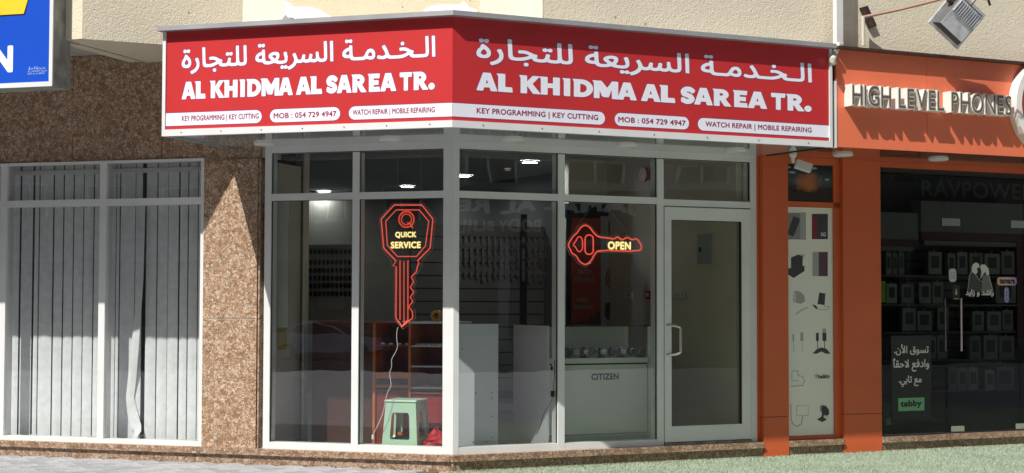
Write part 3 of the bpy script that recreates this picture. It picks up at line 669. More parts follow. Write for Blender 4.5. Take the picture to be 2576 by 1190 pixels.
# downlights in the soffit
def downlight(fr, p, z, mat, lab, grp='unlit round downlights in the soffit', r=.095, name='downlight', lens=lightd):
    d = ray(*p); t = (z - CAMH) / d.z; q = d * t; q.z = z
    o = T(name, lab, 'light', Frame((q.x, q.y, z), fr.a), (0, 0, 0), grp)
    rg = MB(); n_ = 24
    for rr, zz in ((r, 0.), (r, -.012), (r * .86, -.02), (r * .82, -.014)): rg.v += [(rr * math.cos(2 * math.pi * i / n_), rr * math.sin(2 * math.pi * i / n_), zz) for i in range(n_)]
    for a in range(3):
        for i in range(n_): rg.f.append((a * n_ + i, a * n_ + (i + 1) % n_, (a + 1) * n_ + (i + 1) % n_, (a + 1) * n_ + i))
    o.part('trim_ring', rg, wplastic, smooth=True)
    o.part('lens', MB().cyl((0, 0, -.013), r * .82, .008, 'z', n_), mat)
    return o
for fr, p, lab in ((L, Z('a6', 850, 1055), 'unlit round downlight in the grey soffit nearest the granite pillar'), (L, Z('a6', 1870, 1018), 'unlit round downlight in the grey soffit just left of the shop corner'),
                   (R, Z('5', 465, 38), 'unlit round downlight in the grey soffit just right of the shop corner'), (R, Z('5', 1185, 75), 'unlit round downlight in the grey soffit above the open sign'),
                   (R, Z('7', 1200, 108), 'unlit round downlight in the grey soffit above the glass door')):
    downlight(fr, p, zsf, lightd, lab)
# ================================================================== BLUE SIGN AT THE LEFT
wb = 1.5; ur = U(L, (134, 100), -wb); zb_ = H(L, (120, 217), -wb)
print('blue bottom z', zb_)
bs = T('shop_sign', 'blue sign box with yellow panel and white letter N at the left edge', 'shop sign', L, (ur - 1, -wb, zb_))
blue = M('blue_vinyl', (.003, .075, .55), .4, var=.03)
bs.part('box', MB().box(ur - 4, ur, -wb + .012, -wb + .25, zb_, 5.4), M('stained_grey_metal', (.30, .31, .28), .6, .2, var=.35, vs=6))
bs.part('face', MB().box(ur - 3.97, ur - .035, -wb, -wb + .01, zb_ + .04, 5.38), blue)
bs.part('border', MB().box(ur - 4, ur - .002, -wb - .006, -wb + .011, zb_, zb_ + .039).box(ur - .034, ur - .002, -wb - .006, -wb + .011, zb_ + .0395, 5.4), white)
G1 = lambda x, y: hit(L, Z('1', x, y), -wb)
yp = [(ur - 3, G1(0, 75)[1])] + [G1(0, 75), G1(118, 68), G1(138, 0)] + [(G1(150, 0)[0], 5.2), (ur - 3, 5.2)]
bs.part('yellow_panel', MB().plate(yp, -wb - .002, -wb - .0003), M('yellow_vinyl', (.85, .62, .03), .4))
blk = [(ur - 3, G1(0, 82)[1])] + [G1(0, 82), G1(124, 74), G1(143, -5)] + [(G1(157, -5)[0], 5.25), (ur - 3, 5.25)]
bs.part('panel_outline', MB().plate(blk, -wb - .0012, -wb - .0002), black)
nL = G1(5, 290)[0]; nR = G1(65, 290)[0]
# only the N stands inside the picture; the letters left of it would lie outside it
nv, nw = G1(65, 225)[1], G1(65, 358)[1]; wN = nR - nL + .08
bs.part('lettering', text_mb("N", nR - wN, nR, nw, nv, -wb - .002, .06), vinyl)
bs.part('small_print', text_mb("AL SANAM SIGN", G1(138, 340)[0], G1(232, 340)[0], G1(200, 356)[1], G1(200, 347)[1], -wb - .002, .0, 30), M('pale_blue_print', (.35, .5, .8), .5))
bs.part('small_print', text_mb("050 614 8855", G1(138, 340)[0], G1(222, 340)[0], G1(200, 368)[1], G1(200, 359)[1], -wb - .002, .0, 30), MATS['pale_blue_print'])
bs.part('small_print', text_mb("\uFEC1\uFE8E\uFEC4\uFEA7"[::1], G1(138, 340)[0], G1(228, 330)[0], G1(200, 343)[1], G1(200, 328)[1], -wb - .002, .01, 30), MATS['pale_blue_print'])
# ================================================================== ORANGE SHOP
wo = W_ - .05; oz1 = 3.66
uo0 = uR_e + .045; uo1 = uR_e + 6.
print('orange sign z', H(R, (2200, 373), -wo), H(R, (2300, 127), -wo))
oz0 = SB + .005
og = T('shop_sign', 'orange fascia sign with standing white letters HIGH LEVEL PHONES', 'shop sign', R, (uo0, -wo, oz0))
pj = U(R, Z('a1', 1340, 800), -wo)
og.part('sign_panel', MB().box(uo0 + .012, pj - .002, -wo, -wo + .03, oz0, oz1), orange)
og.part('sign_panel', MB().box(pj + .002, uo1, -wo, -wo + .03, oz0, oz1), orange)
og.part('edge_trim', MB().box(uo0 - .012, uo0 + .011, -wo - .008, -wo + .05, oz0 - .01, oz1 - .28), white)
og.part('top_cap', MB().box(uo0 - .01, uo1, -wo - .07, -.6, oz1 + .001, oz1 + .022), M('dark_brown_cap', (.06, .03, .02), .5))
og.part('end_panel', MB().box(uo0 + .0, uo0 + .011, -wo + .051, -.02, oz0, oz1), dark)
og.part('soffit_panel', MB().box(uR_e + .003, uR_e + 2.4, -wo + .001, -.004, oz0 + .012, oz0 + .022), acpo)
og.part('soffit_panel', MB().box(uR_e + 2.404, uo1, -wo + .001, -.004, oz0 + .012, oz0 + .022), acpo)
# standing letters, each an extruded piece
lw_m = M('white_letter_return', (.84, .80, .74), .4); lf_m = M('grey_letter_face', (.62, .58, .50), .35)
def solid_letter(ch):
    c = bpy.data.curves.new('letter', 'FONT'); c.body = ch; c.size = 1; c.extrude = .5; c.resolution_u = 4; c.offset = .032
    o = bpy.data.objects.new('letter', c); COL.objects.link(o); dg = bpy.context.evaluated_depsgraph_get(); dg.update()
    me = bpy.data.meshes.new_from_object(o.evaluated_get(dg)); bpy.data.objects.remove(o); bpy.data.curves.remove(c)
    V = [tuple(v.co) for v in me.vertices]; Fc = [tuple(p.vertices) for p in me.polygons]; bpy.data.meshes.remove(me); return V, Fc
LT = "HIGH LEVEL PHONES"; dep = .11
GO = lambda x, y: hit(R, Z('a1', x, y), -wo - dep)
l0 = GO(782, 700)[0]; l1 = GO(1972, 790)[0]; lz0 = np.mean([GO(800, 778)[1], GO(1940, 856)[1]]); lz1 = np.mean([GO(800, 628)[1], GO(1940, 704)[1]])
print('letters z', lz0, lz1, 'u', l0, l1)
def flat_letter(ch):
    c = bpy.data.curves.new('letter', 'FONT'); c.body = ch; c.size = 1; c.resolution_u = 4; c.offset = -.006; c.fill_mode = 'FRONT'
    o = bpy.data.objects.new('letter', c); COL.objects.link(o); dg = bpy.context.evaluated_depsgraph_get(); dg.update()
    me = bpy.data.meshes.new_from_object(o.evaluated_get(dg)); bpy.data.objects.remove(o); bpy.data.curves.remove(c)
    V = [tuple(v.co) for v in me.vertices]; Fc = [tuple(p.vertices) for p in me.polygons]; bpy.data.meshes.remove(me); return V, Fc
inner = {c_: flat_letter(c_) for c_ in set(LT.replace(' ', ''))}
sh = {c_: solid_letter(c_) for c_ in set(LT.replace(' ', ''))}
wid = {c_: (min(v[0] for v in sh[c_][0]), max(v[0] for v in sh[c_][0])) for c_ in sh}
adv = []; x = 0
for c_ in LT:
    if c_ == ' ': x += .34; continue
    adv.append((c_, x)); x += wid[c_][1] - wid[c_][0] + .075
tot = x - .075; capH = max(v[1] for v in sh['H'][0])
for c_, x in adv:
    V, Fc = sh[c_]; q = MB(); q.flat = 1
    q.v = [(l0 + (x + v[0] - wid[c_][0]) / tot * (l1 - l0), -wo - dep / 2 - .002 - v[2] * dep, lz0 + v[1] / capH * (lz1 - lz0)) for v in V]
    q.f = Fc; o = og.part('letter', q, [lw_m, lf_m])
    bm = bmesh.new(); bm.from_mesh(o.data); bmesh.ops.recalc_face_normals(bm, faces=bm.faces)
    for f in bm.faces:
        f.material_index = 1 if (abs(f.normal.y) > .9 and f.calc_center_median().y < og.base.y * 0 - dep * .6) else 0
    bm.to_mesh(o.data); bm.free()
    V2, F2 = inner[c_]; q2 = MB(); q2.flat = 1; q2.v = [(l0 + (x + v[0] - wid[c_][0]) / tot * (l1 - l0), -wo - dep - .004, lz0 + v[1] / capH * (lz1 - lz0)) for v in V2]; q2.f = F2
    og.part('recess_shade', q2, M('letter_recess_shade', (.13, .11, .09), .35), o)  # dark flat sheet stands in for the shade inside the open letter
# round logo ring at the right edge
rc = GO(2290, 790); rr_ = (rc[0] - GO(2008, 790)[0]); q = MB(); n_ = 40
for yy in (-wo - dep, -wo - .002):
    for rad in (rr_, rr_ * .86): q.v += [(rc[0] + rad * math.cos(2 * math.pi * i / n_), yy, rc[1] + rad * math.sin(2 * math.pi * i / n_)) for i in range(n_)]
for i in range(n_):
    j = (i + 1) % n_; q.f += [(i, j, n_ + j, n_ + i), (i, j, 2 * n_ + j, 2 * n_ + i), (n_ + i, n_ + j, 3 * n_ + j, 3 * n_ + i)]
og.part('logo_ring', q, lw_m)
for p, lab in ((Z('a1', 715, 1147), 'unlit round downlight in the orange soffit beside the red sign end'), (Z('a1', 1425, 1180), 'unlit round downlight in the orange soffit above the dark glass')):
    downlight(R, p, oz0 + .012, lightd, lab)
# orange piers
wp = .08
os_ = T('shopfront', 'orange clad shopfront with two pillars and tinted frameless glass on the right', 'shopfront', R, (uP1, 0, 0))
zjo = H(R, (1950, 1050), -.13)
tpz = oz0 + .011
for a, b in ((uP1, uP1b), (uP2, uP2b)):
    os_.part('cladding_panel', MB().box(a, b, -wp, .10, .018, zjo - .003), orange2); os_.part('cladding_panel', MB().box(a, b, -wp, .10, zjo + .003, tpz), orange2)
    os_.part('pier_core', MB().box(a + .004, b - .004, -wp + .006, .09, zjo - .003, zjo + .003), dark)
os_.part('cladding_panel', MB().box(uR_j, uP1 - .002, -.02, .12, LEDGE, tpz), orange2)
zpb0 = H(R, Z('a3', 430, 940), -.02); zpb1 = H(R, Z('a2', 470, 452), -.02); zpo0 = H(R, Z('a2', 470, 408), -.02); zpo1 = H(R, Z('a2', 470, 138), -.02)
upR = U(R, (2094, 800), -.02)
os_.part('cladding_panel', MB().box(uP1b + .001, uP2 - .001, .0, .14, LEDGE + .001, tpz), orange2)
os_.part('pier_rim', MB().box(uP1b + .001, uP2 - .001, -.035, -.001, LEDGE + .001, zpb0 - .004).box(uP1b + .001, uP2 - .001, -.035, -.001, zpb1 + .004, zpo0 - .004).box(uP1b + .001, uP2 - .001, -.035, -.001, zpo1 + .004, tpz).box(upR + .008, uP2 - .001, -.035, -.001, zpb0 - .003, zpo1 + .003), orange2)
# light box with product pictures
pb = T('light_box', 'tall pale advertising panel with phone accessory pictures between orange pillars', 'poster', R, (uP1b, -.02, zpb0))
cream = M('cream_print', (.82, .82, .71), .45, var=.02); gprint = M('grey_print', (.38, .38, .36), .5); dprint = M('charcoal_print', (.05, .05, .055), .5); mprint = M('dim_print', (.25, .25, .25), .5)
pu0 = uP1b + .002; pu1 = upR
pb.part('panel', MB().box(pu0, pu1, -.020, -.001, zpb0, zpb1), cream)
pb.part('edge_strip', MB().box(pu1 + .001, pu1 + .006, -.024, -.002, zpb0, zpb1), wplastic)
def PX(k, x, y): return hit(R, Z(k, x, y), -.0215)
lay = [0]
def pic(k, pts, mat, name='picture'):
    lay[0] += 1; y = -.0202 - .00015 * (lay[0] % 10); return pb.part(name, MB().plate([PX(k, *p) for p in pts], y - .0003, y), mat)
def line(k, pts, r, mat): 
    q = MB(); P = [PX(k, *p) for p in pts]
    return pb.part('picture', q.tube([(p[0], -.021, p[1]) for p in P], r, 5), mat)
rb = lambda x0, y0, x1, y1, s=0: [(x0, y0), (x0, y1), (x1, y1 - s), (x1, y0 - s)]
pic('a2', rb(307, 492, 410, 690), mprint); pic('a2', rb(398, 490, 441, 692), gprint); pic('a2', [(348, 517), (305, 640), (312, 655), (348, 668), (397, 548), (390, 530)], dprint)
pic('a2', rb(485, 500, 604, 688), dprint); pic('a2', rb(488, 508, 522, 682), M('red_print', (.22, .02, .03), .4)); pb.part('lettering', centred("5G", PX('a2', 570, 652)[0], PX('a2', 570, 652)[1], .035, -.0225, .03), vinyl)
pic('a2', [(310, 905), (308, 950), (350, 977), (430, 925), (430, 885), (350, 900)], dprint); pic('a2', [(330, 825), (330, 920), (350, 930), (415, 900), (418, 815), (385, 802)], dprint); line('a2', [(400, 812), (425, 803), (427, 820)], .004, mprint)
pic('a2', rb(490, 782, 537, 963), gprint); pic('a2', rb(536, 783, 603, 963), M('plum_print', (.11, .05, .07), .4)); pic('a2', rb(497, 790, 518, 830), dprint); pic('a2', [(550, 960), (552, 925), (575, 905), (600, 905), (603, 960)], dprint)
pic('a2', [(350, 1080), (345, 1150), (400, 1170), (435, 1150), (430, 1110), (400, 1080), (370, 1070)], gprint); pic('a2', rb(350, 1085, 368, 1160), M('pale_print', (.55, .55, .5), .5))
line('a3', [(325, 140), (360, 115), (405, 95)], .004, gprint)
pic('a2', [(540, 1085), (527, 1170), (580, 1178), (585, 1092)], dprint); pic('a3', [(432, 75), (460, 105), (475, 100), (455, 78)], dprint); line('a3', [(465, 92), (480, 108), (520, 112), (550, 100), (540, 85), (515, 88)], .003, gprint)
for xx in (310, 366): line('a3', [(xx, 300), (xx + 3, 350), (xx + 4, 388)], .0025, gprint)
pic('a3', rb(356, 258, 375, 315), gprint); pic('a3', rb(304, 270, 314, 315), gprint)
for xx in (468, 515): line('a3', [(xx, 300), (xx + 2, 365)], .004, dprint); pic('a3', rb(xx - (9 if xx == 468 else 13), 262, xx + (9 if xx == 468 else 13), 315), dprint)
pic('a3', rb(504, 234, 525, 262), gprint)
pic('a3', [(435, 400), (465, 370), (495, 358), (530, 368), (556, 400), (525, 400), (495, 385), (465, 400)], dprint)
line('a3', [(300, 515), (300, 580), (340, 580)], .0025, gprint); line('a3', [(300, 515), (338, 515), (338, 545), (370, 550), (384, 580), (370, 610), (320, 615), (295, 617)], .0035, gprint)
pb.part('lettering', centred("belkin", PX('a3', 511, 550)[0], PX('a3', 511, 550)[1], .040, -.0225, .04), dprint)
line('a3', [(448, 540), (461, 552), (476, 540)], .0025, dprint); line('a3', [(461, 530), (461, 552)], .0025, dprint); line('a3', [(452, 560), (470, 560)], .002, dprint)
line('a3', [(332, 745), (408, 745), (408, 810), (332, 810), (332, 745)], .0025, gprint); line('a3', [(293, 735), (294, 830), (305, 865), (335, 882), (362, 865), (372, 815)], .0045, gprint)
pic('a3', [(485, 755), (497, 740), (525, 745), (545, 770), (547, 800), (530, 812), (505, 800), (488, 780)], dprint); pic('a3', [(465, 835), (500, 815), (533, 835), (500, 853)], dprint); line('a3', [(505, 800), (500, 830)], .012, dprint)
line('a3', [(500, 750), (488, 765), (500, 800), (525, 818), (543, 818)], .004, MATS['pale_print'])
# framed fiery landscape picture above
m, nn_, p_ = newmat('fiery_landscape_print'); N = nn_.nodes; K = nn_.links
tc = N.new('ShaderNodeTexCoord'); sp_ = N.new('ShaderNodeSeparateXYZ'); K.new(tc.outputs['Generated'], sp_.inputs[0])
r1 = N.new('ShaderNodeValToRGB'); e_ = r1.color_ramp.elements; e_[0].position = .3; e_[0].color = (.03, .018, .01, 1); e_[1].position = .9; e_[1].color = (.01, .02, .03, 1); xx = e_.new(.55); xx.color = (.06, .10, .11, 1)
K.new(sp_.outputs[2], r1.inputs[0])
vm = N.new('ShaderNodeVectorMath'); vm.operation = 'DISTANCE'; vm.inputs[1].default_value = (.52, 0, .5)
mpv = N.new('ShaderNodeMapping'); mpv.inputs['Scale'].default_value = (1, 0, .8); mpv.inputs['Location'].default_value = (0, 0, .08); K.new(tc.outputs['Generated'], mpv.inputs[0]); K.new(mpv.outputs[0], vm.inputs[0])
nz = N.new('ShaderNodeTexNoise'); nz.inputs['Scale'].default_value = 9; nz.inputs['Detail'].default_value = 5; K.new(tc.outputs['Object'], nz.inputs['Vector'])
ma = N.new('ShaderNodeMath'); ma.operation = 'ADD'; K.new(vm.outputs['Value'], ma.inputs[0]); mb_ = N.new('ShaderNodeMath'); mb_.operation = 'MULTIPLY'; mb_.inputs[1].default_value = .6; K.new(nz.outputs[0], mb_.inputs[0]); K.new(mb_.outputs[0], ma.inputs[1])
r2 = N.new('ShaderNodeMapRange'); r2.inputs[1].default_value = .60; r2.inputs[2].default_value = .36; K.new(ma.outputs[0], r2.inputs[0])
mx = N.new('ShaderNodeMix'); mx.data_type = 'RGBA'; mx.inputs[7].default_value = (.42, .16, .05, 1); K.new(r2.outputs[0], mx.inputs[0]); K.new(r1.outputs[0], mx.inputs[6]); K.new(mx.outputs[2], p_.inputs['Base Color']); p_.inputs['Roughness'].default_value = .25
fp = T('poster', 'small dark poster of a burning landscape above the pale advertising panel', 'poster', R, (uP1b, -.02, zpo0))
fp.part('panel', MB().box(pu0, pu1, -.021, -.001, zpo0, zpo1), m)
hp_ = [(0, 0), (0, .32), (.12, .36), (.2, .28), (.3, .34), (.42, .26), (.58, .30), (.72, .27), (.8, .40), (.86, .46), (.92, .36), (1, .42), (1, 0)]
fp.part('tree_line', MB().plate([(pu0 + (pu1 - pu0) * a, zpo0 + .001 + (zpo1 - zpo0 - .002) * b * .9) for a, b in reversed(hp_)], -.0225, -.0212), M('burnt_ground_print', (.025, .014, .009), .4))
for a, b, w_ in ((.08, .92, .11), (.16, .78, .16), (.62, .92, .14), (.9, .62, .1)):
    fp.part('cloud', MB().plate([(max(pu0 + .002, pu0 + (pu1 - pu0) * (a + w_ * .5 * math.cos(t))), zpo0 + (zpo1 - zpo0) * (b + .035 * math.sin(t))) for t in np.linspace(0, 2 * math.pi, 12)[:-1]], -.0224 - .0002 * a, -.0213), M('cloud_print', (.24, .32, .32), .5))
# dome security camera
cp_ = Z('a2', 345, 50); d = ray(*cp_); t = (oz0 + .012 - CAMH) / d.z
q0 = R.M.inverted() @ (Vector((0, 0, CAMH)) + d * t); cu_, cy_, cz_ = q0.x, -.42, oz0 + .012
cu_ = U(R, Z('a2', 345, 50), -.42)
sc_ = T('security_camera', 'small white security camera hanging under the soffit beside the poster', 'camera', R, (cu_, cy_, cz_))
sc_.part('mount', MB().tube([(cu_, cy_, cz_), (cu_, cy_, cz_ - .03), (cu_, cy_, cz_ - .05), (cu_, cy_, cz_ - .10)], [.035, .035, .02, .014], 14), wplastic)
b_mb = MB().box(-.075, .075, -.04, .04, -.035, .035); rm = Matrix.Translation((cu_ + .10, cy_ - .02, cz_ - .125)) @ Matrix.Rotation(math.radians(20), 4, 'Y') @ Matrix.Rotation(math.radians(-25), 4, 'Z')
b_mb.v = [tuple(rm @ Vector(v)) for v in b_mb.v]; bd = sc_.part('camera_body', b_mb, wplastic)
l_mb = MB().box(.0755, .08, -.038, .038, -.033, .033); l_mb.v = [tuple(rm @ Vector(v)) for v in l_mb.v]; sc_.part('lens_window', l_mb, black, bd)
# glazing of the orange shop
zg0 = LEDGE + .012; zg1 = H(R, (2300, 424)); ud = U(R, Z('a4', 532, 400)); ue = U(R, Z('a4', 1110, 600)) 
print('glass top', zg1)
uz = uP2b + .002
os_.part('head_panel', MB().box(uz, uo1, -.004, .12, zg1, tpz), orange2)
pan = [(uz, ud - .004), (ud + .004, ud + .95), (ud + .958, ud + 1.9), (ud + 1.908, uo1)]
for i, (a, b) in enumerate(pan):
    dp = os_.part('door' if i in (1, 2) else 'pane', MB().box(a, b, .02, .032, zg0, zg1), dpane_m)
    if i == 1:
        dl = dp; G4 = lambda x, y, yy=0.: hit(R, Z('a4', x, y), yy)
        for (x0, y0, x1, y1) in ((505, 515, 640, 597), (1018, 535, 1140, 610)):
            a_ = G4(x0, (y0 + y1) / 2)[0]; b_ = G4(x1, (y0 + y1) / 2)[0]; zc_ = G4((x0 + x1) / 2, (y0 + y1) / 2)[1]
            os_.part('patch_fitting', MB().box(a_, b_, .008, .019, zc_ - .045, zc_ + .03), steel, dp)
        for x0, x1, yy in ((550, 645, 885), (1012, 1100, 868)):
            a_, b_ = hit(R, Z('a5', x0, yy))[0], hit(R, Z('a5', x1, yy))[0]; os_.part('patch_fitting', MB().box(a_, b_, .006, .019, zg0, zg0 + .055), steel, dp)
        hz0_ = H(R, Z('a5', 600, 317)); hz1_ = H(R, Z('a5', 600, -60)); 
        for xx_ in (557, 618): os_.part('handle', MB().tube([(U(R, Z('a5', xx_, 150), -.04), -.04 if xx_ > 600 else .07, hz0_), (U(R, Z('a5', xx_, 150), -.04), -.04 if xx_ > 600 else .07, hz1_)], .012, 8), steel, dp)
os_.part('bottom_channel', MB().box(uz, ud - .06, .004, .045, LEDGE + .0005, zg0 - .0005), steel)
# stickers on the glass
def st(name, lab, cat, base): return T(name, lab, cat, R, base)
G5 = lambda x, y, yy=.018: hit(R, Z('a5', x, y), yy)
tb0, tb1 = G5(118, 500)[0], G5(403, 500)[0]; tz1, tz0 = G5(260, 207)[1], G5(260, 803)[1]
tp_ = st('poster', 'black poster with white Arabic lines and green tabby badge on the dark glass', 'poster', (tb0, .02, tz0))
tp_.part('sheet', MB().box(tb0, tb1, .016, .0195, tz0, tz1), M('black_print', (.012, .012, .012), .4))
tl = [("\uFE97\uFEB4\uFEEE\uFED5 \uFE8D\uFEF7\uFEE5.", (138, 268, 385, 348)), ("\uFEED\uFE8D\uFEA9\uFED3\uFECA \uFEFB\uFEA3\uFED8\uFE8E\u064B", (130, 368, 388, 465)), ("\uFEE3\uFECA \uFE97\uFE8E\uFE91\uFEF2.", (170, 492, 333, 572))]
vp = M('pale_print_white', (.66, .66, .6), .5, emit=.0)
for s, (x0, y0, x1, y1) in tl:
    tp_.part('lettering', text_mb(s[::-1], G5(x0, 300)[0], G5(x1, 300)[0], G5((x0 + x1) / 2, y1)[1], G5((x0 + x1) / 2, y0)[1], .0155, .022), vp)
tp_.part('badge', MB().box(G5(168, 700)[0], G5(354, 700)[0], .0150, .0158, G5(260, 745)[1], G5(260, 652)[1]), M('mint_print', (.16, .42, .22), .5))
tp_.part('lettering', text_mb("tabby", G5(183, 700)[0], G5(335, 700)[0], G5(260, 728)[1], G5(260, 668)[1], .0145, .05), black)
G4 = lambda x, y, yy=.018: hit(R, Z('a4', x, y), yy)
def rr(x0, y0, x1, y1, f=.35, n_=5):
    a, z1 = G4(x0, (y0 + y1) / 2)[0], G4((x0 + x1) / 2, y0)[1]; b, z0 = G4(x1, (y0 + y1) / 2)[0], G4((x0 + x1) / 2, y1)[1]; r = min(b - a, z1 - z0) * f; P = []
    for cx, cz, s0 in ((a + r, z1 - r, 90), (a + r, z0 + r, 180), (b - r, z0 + r, 270), (b - r, z1 - r, 0)):
        P += [(cx + r * math.cos(math.radians(s0 + 90 * i / n_)), cz + r * math.sin(math.radians(s0 + 90 * i / n_))) for i in range(n_ + 1)]
    return P
tm = st('sticker', 'orange and lilac tamara payment sticker on the dark glass door', 'sticker', (G4(912, 1000)[0], .02, G4(980, 1030)[1]))
m, nn_, p_ = newmat('tamara_print'); tc = nn_.nodes.new('ShaderNodeTexCoord'); sx_ = nn_.nodes.new('ShaderNodeSeparateXYZ'); rq = nn_.nodes.new('ShaderNodeValToRGB')
nn_.links.new(tc.outputs['Generated'], sx_.inputs[0]); nn_.links.new(sx_.outputs[0], rq.inputs[0]); nn_.links.new(rq.outputs[0], p_.inputs['Base Color'])
e_ = rq.color_ramp.elements; e_[0].color = (.75, .42, .18, 1); e_[1].color = (.40, .22, .55, 1); x_ = e_.new(.5); x_.color = (.75, .45, .45, 1)
tm.part('plate', MB().plate(rr(912, 972, 1056, 1032), .0165, .0195), m); tm.part('lettering', text_mb("tamara", G4(928, 1000)[0], G4(1044, 1000)[0], G4(985, 1020)[1], G4(985, 984)[1], .0155, .06), black)
kp = st('sticker', 'pale rounded keypad sticker beside the door edge', 'sticker', (G4(555, 950)[0], .02, G4(580, 1005)[1])); kp.part('plate', MB().plate(rr(553, 908, 607, 1006), .0165, .0195), MATS['pale_print'])
dots = MB()
for i in range(3):
    for j in range(3): a = G4(570 + i * 12, 940 + j * 18); dots.box(a[0] - .004, a[0] + .004, .0155, .0163, a[1] - .005, a[1] + .005)
kp.part('symbols', dots, dprint)
b1 = st('sticker', 'small black notice with gold mark on the glass door above the handles', 'sticker', (G4(590, 1080)[0], .02, G4(600, 1150)[1])); b1.part('plate', MB().plate(rr(578, 1030, 632, 1140, .05), .0165, .0195), black)
b1.part('emblem', MB().plate([G4(*p) for p in ((603, 1060), (598, 1098), (608, 1104), (615, 1085), (608, 1078), (612, 1058))][::1], .0155, .0163), M('gold_print', (.55, .4, .2), .4))
b1.part('lettering', MB().box(G4(590, 1125)[0], G4(622, 1125)[0], .0155, .0163, G4(600, 1134)[1], G4(600, 1128)[1]), MATS['gold_print'])
b2 = st('sticker', 'slim lilac pill-shaped sticker under the tamara sticker', 'sticker', (G4(980, 1100)[0], .02, G4(980, 1160)[1])); b2.part('plate', MB().plate(rr(965, 1047, 998, 1160, .48), .0165, .0195), M('lilac_print', (.32, .32, .55), .5))
q = MB()
for yy in (1085, 1107, 1137): a = G4(981, yy); q.box(a[0] - .007, a[0] + .007, .0155, .0163, a[1] - .006, a[1] + .006)
b2.part('symbols', q, dprint)
fig = st('sticker', 'white line drawing of two robed men greeting over Arabic lettering on the glass', 'sticker', (G4(780, 1000)[0], .02, G4(780, 1120)[1]))
gp_ = M('dark_grey_print', (.05, .05, .05), .5)
fig.part('robe', MB().plate([G4(*p) for p in ((722, 905), (705, 950), (692, 1070), (790, 1085), (800, 1040), (770, 985), (760, 930))], .0165, .0195), gp_)
fig.part('robe', MB().plate([G4(*p) for p in ((800, 985), (790, 1085), (878, 1085), (868, 1020), (850, 960), (830, 930))], .0168, .0195), M('mid_grey_print', (.16, .16, .15), .5))
for P in (((722, 900), (730, 875), (752, 862), (775, 872), (778, 898), (760, 905), (765, 935), (748, 950), (722, 930)), ((783, 895), (790, 880), (815, 875), (845, 905), (852, 950), (838, 960), (822, 930), (800, 960), (785, 975), (795, 930))):
    fig.part('headscarf', MB().plate([G4(*p) for p in P], .0155, .0163), vp)
for P in (((722, 930), (704, 960), (694, 1050), (690, 1080)), ((848, 960), (868, 1030), (880, 1075)), ((748, 950), (775, 990), (810, 960)), ((780, 995), (800, 1010))):
    fig.part('outline', MB().tube([(G4(*p)[0], .0155, G4(*p)[1]) for p in P], .0025, 5), vp)
fig.part('lettering', text_mb("\uFEAD\uFE8D\uFEB7\uFEAA \u0648 \uFEAF\uFE8D\uFEF3\uFEAA"[::-1], G4(675, 1080)[0], G4(885, 1080)[0], G4(780, 1118)[1], G4(780, 1062)[1], .0150, .05), vp)
# ---- inside the phone shop: display wall
yb = 2.2
def GD(k, x, y, yy=yb): return hit(R, Z(k, x, y), yy)
gd = T('display_wall', 'dim shop display wall with pale header boards behind the tinted glass', 'display', R, (GD('a4', 500, 900)[0], yb, .2))
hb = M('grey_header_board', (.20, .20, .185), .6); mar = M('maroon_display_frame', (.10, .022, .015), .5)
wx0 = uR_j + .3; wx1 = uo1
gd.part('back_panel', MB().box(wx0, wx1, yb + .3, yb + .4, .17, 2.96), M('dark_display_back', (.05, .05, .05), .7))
def dbox(name, x0, y0, x1, y1, y_, d, mat, k='a4'):
    a = GD(k, x0, (y0 + y1) / 2, y_)[0]; b = GD(k, x1, (y0 + y1) / 2, y_)[0]; z1 = GD(k, (x0 + x1) / 2, y0, y_)[1]; z0 = GD(k, (x0 + x1) / 2, y1, y_)[1]
    return gd.part(name, MB().box(a, b, y_, y_ + d, z0, z1), mat)
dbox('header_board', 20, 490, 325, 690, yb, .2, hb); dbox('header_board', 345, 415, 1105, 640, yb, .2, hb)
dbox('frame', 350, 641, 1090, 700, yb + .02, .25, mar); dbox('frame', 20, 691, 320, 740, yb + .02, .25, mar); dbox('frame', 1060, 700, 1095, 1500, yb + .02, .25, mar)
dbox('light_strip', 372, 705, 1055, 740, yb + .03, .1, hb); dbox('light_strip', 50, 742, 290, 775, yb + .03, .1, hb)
a = GD('a4', 350, 350); b = GD('a4', 1110, 300)
gd.part('lettering', text_mb("RAVPOWER", GD('a4', 350, 340, yb + .29)[0], GD('a4', 1180, 300, yb + .29)[0], GD('a4', 800, 385, yb + .29)[1], GD('a4', 800, 265, yb + .29)[1], yb + .29, .03), M('faint_letters', (.15, .15, .145), .6))
for k_, rows in (('a4', (960, 1175)), ('a5', (180, 378, 600))):
    for yy in rows:
        x0, x1 = (20, 1060) if k_ == 'a4' else (60, 1010)
        dbox('shelf', x0, yy, x1, yy + 10, yb - .02, .3, M('shelf_grey', (.16, .16, .15), .5), k_)
# slatted backs
for i in range(16):
    z_ = .45 + i * .115; gd.part('slat', MB().box(GD('a4', 350, 900)[0], GD('a4', 1055, 900)[0], yb + .27, yb + .298, z_, z_ + .095), M('slat_back', (.13, .125, .11), .6))
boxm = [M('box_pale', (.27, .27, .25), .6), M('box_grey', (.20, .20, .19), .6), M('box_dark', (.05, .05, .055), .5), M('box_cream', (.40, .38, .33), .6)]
rb_ = random.Random(11); cnt = 0
rows = [('a4', 775, 950, [(85, 125), (135, 170), (180, 220), (400, 500), (545, 600), (615, 690), (705, 805), (820, 930), (945, 1040)]),
        ('a4', 1000, 1165, [(90, 165), (200, 290), (330, 420), (430, 510), (900, 1050)]),
        ('a5', 10, 172, [(200, 295), (305, 410), (450, 530), (700, 780), (805, 905), (915, 990)]), ('a5', 205, 372, [(390, 440), (450, 520), (680, 760), (780, 880), (890, 1000)]),
        ('a5', 430, 598, [(530, 590), (595, 665), (672, 740), (790, 860), (870, 1000)])]
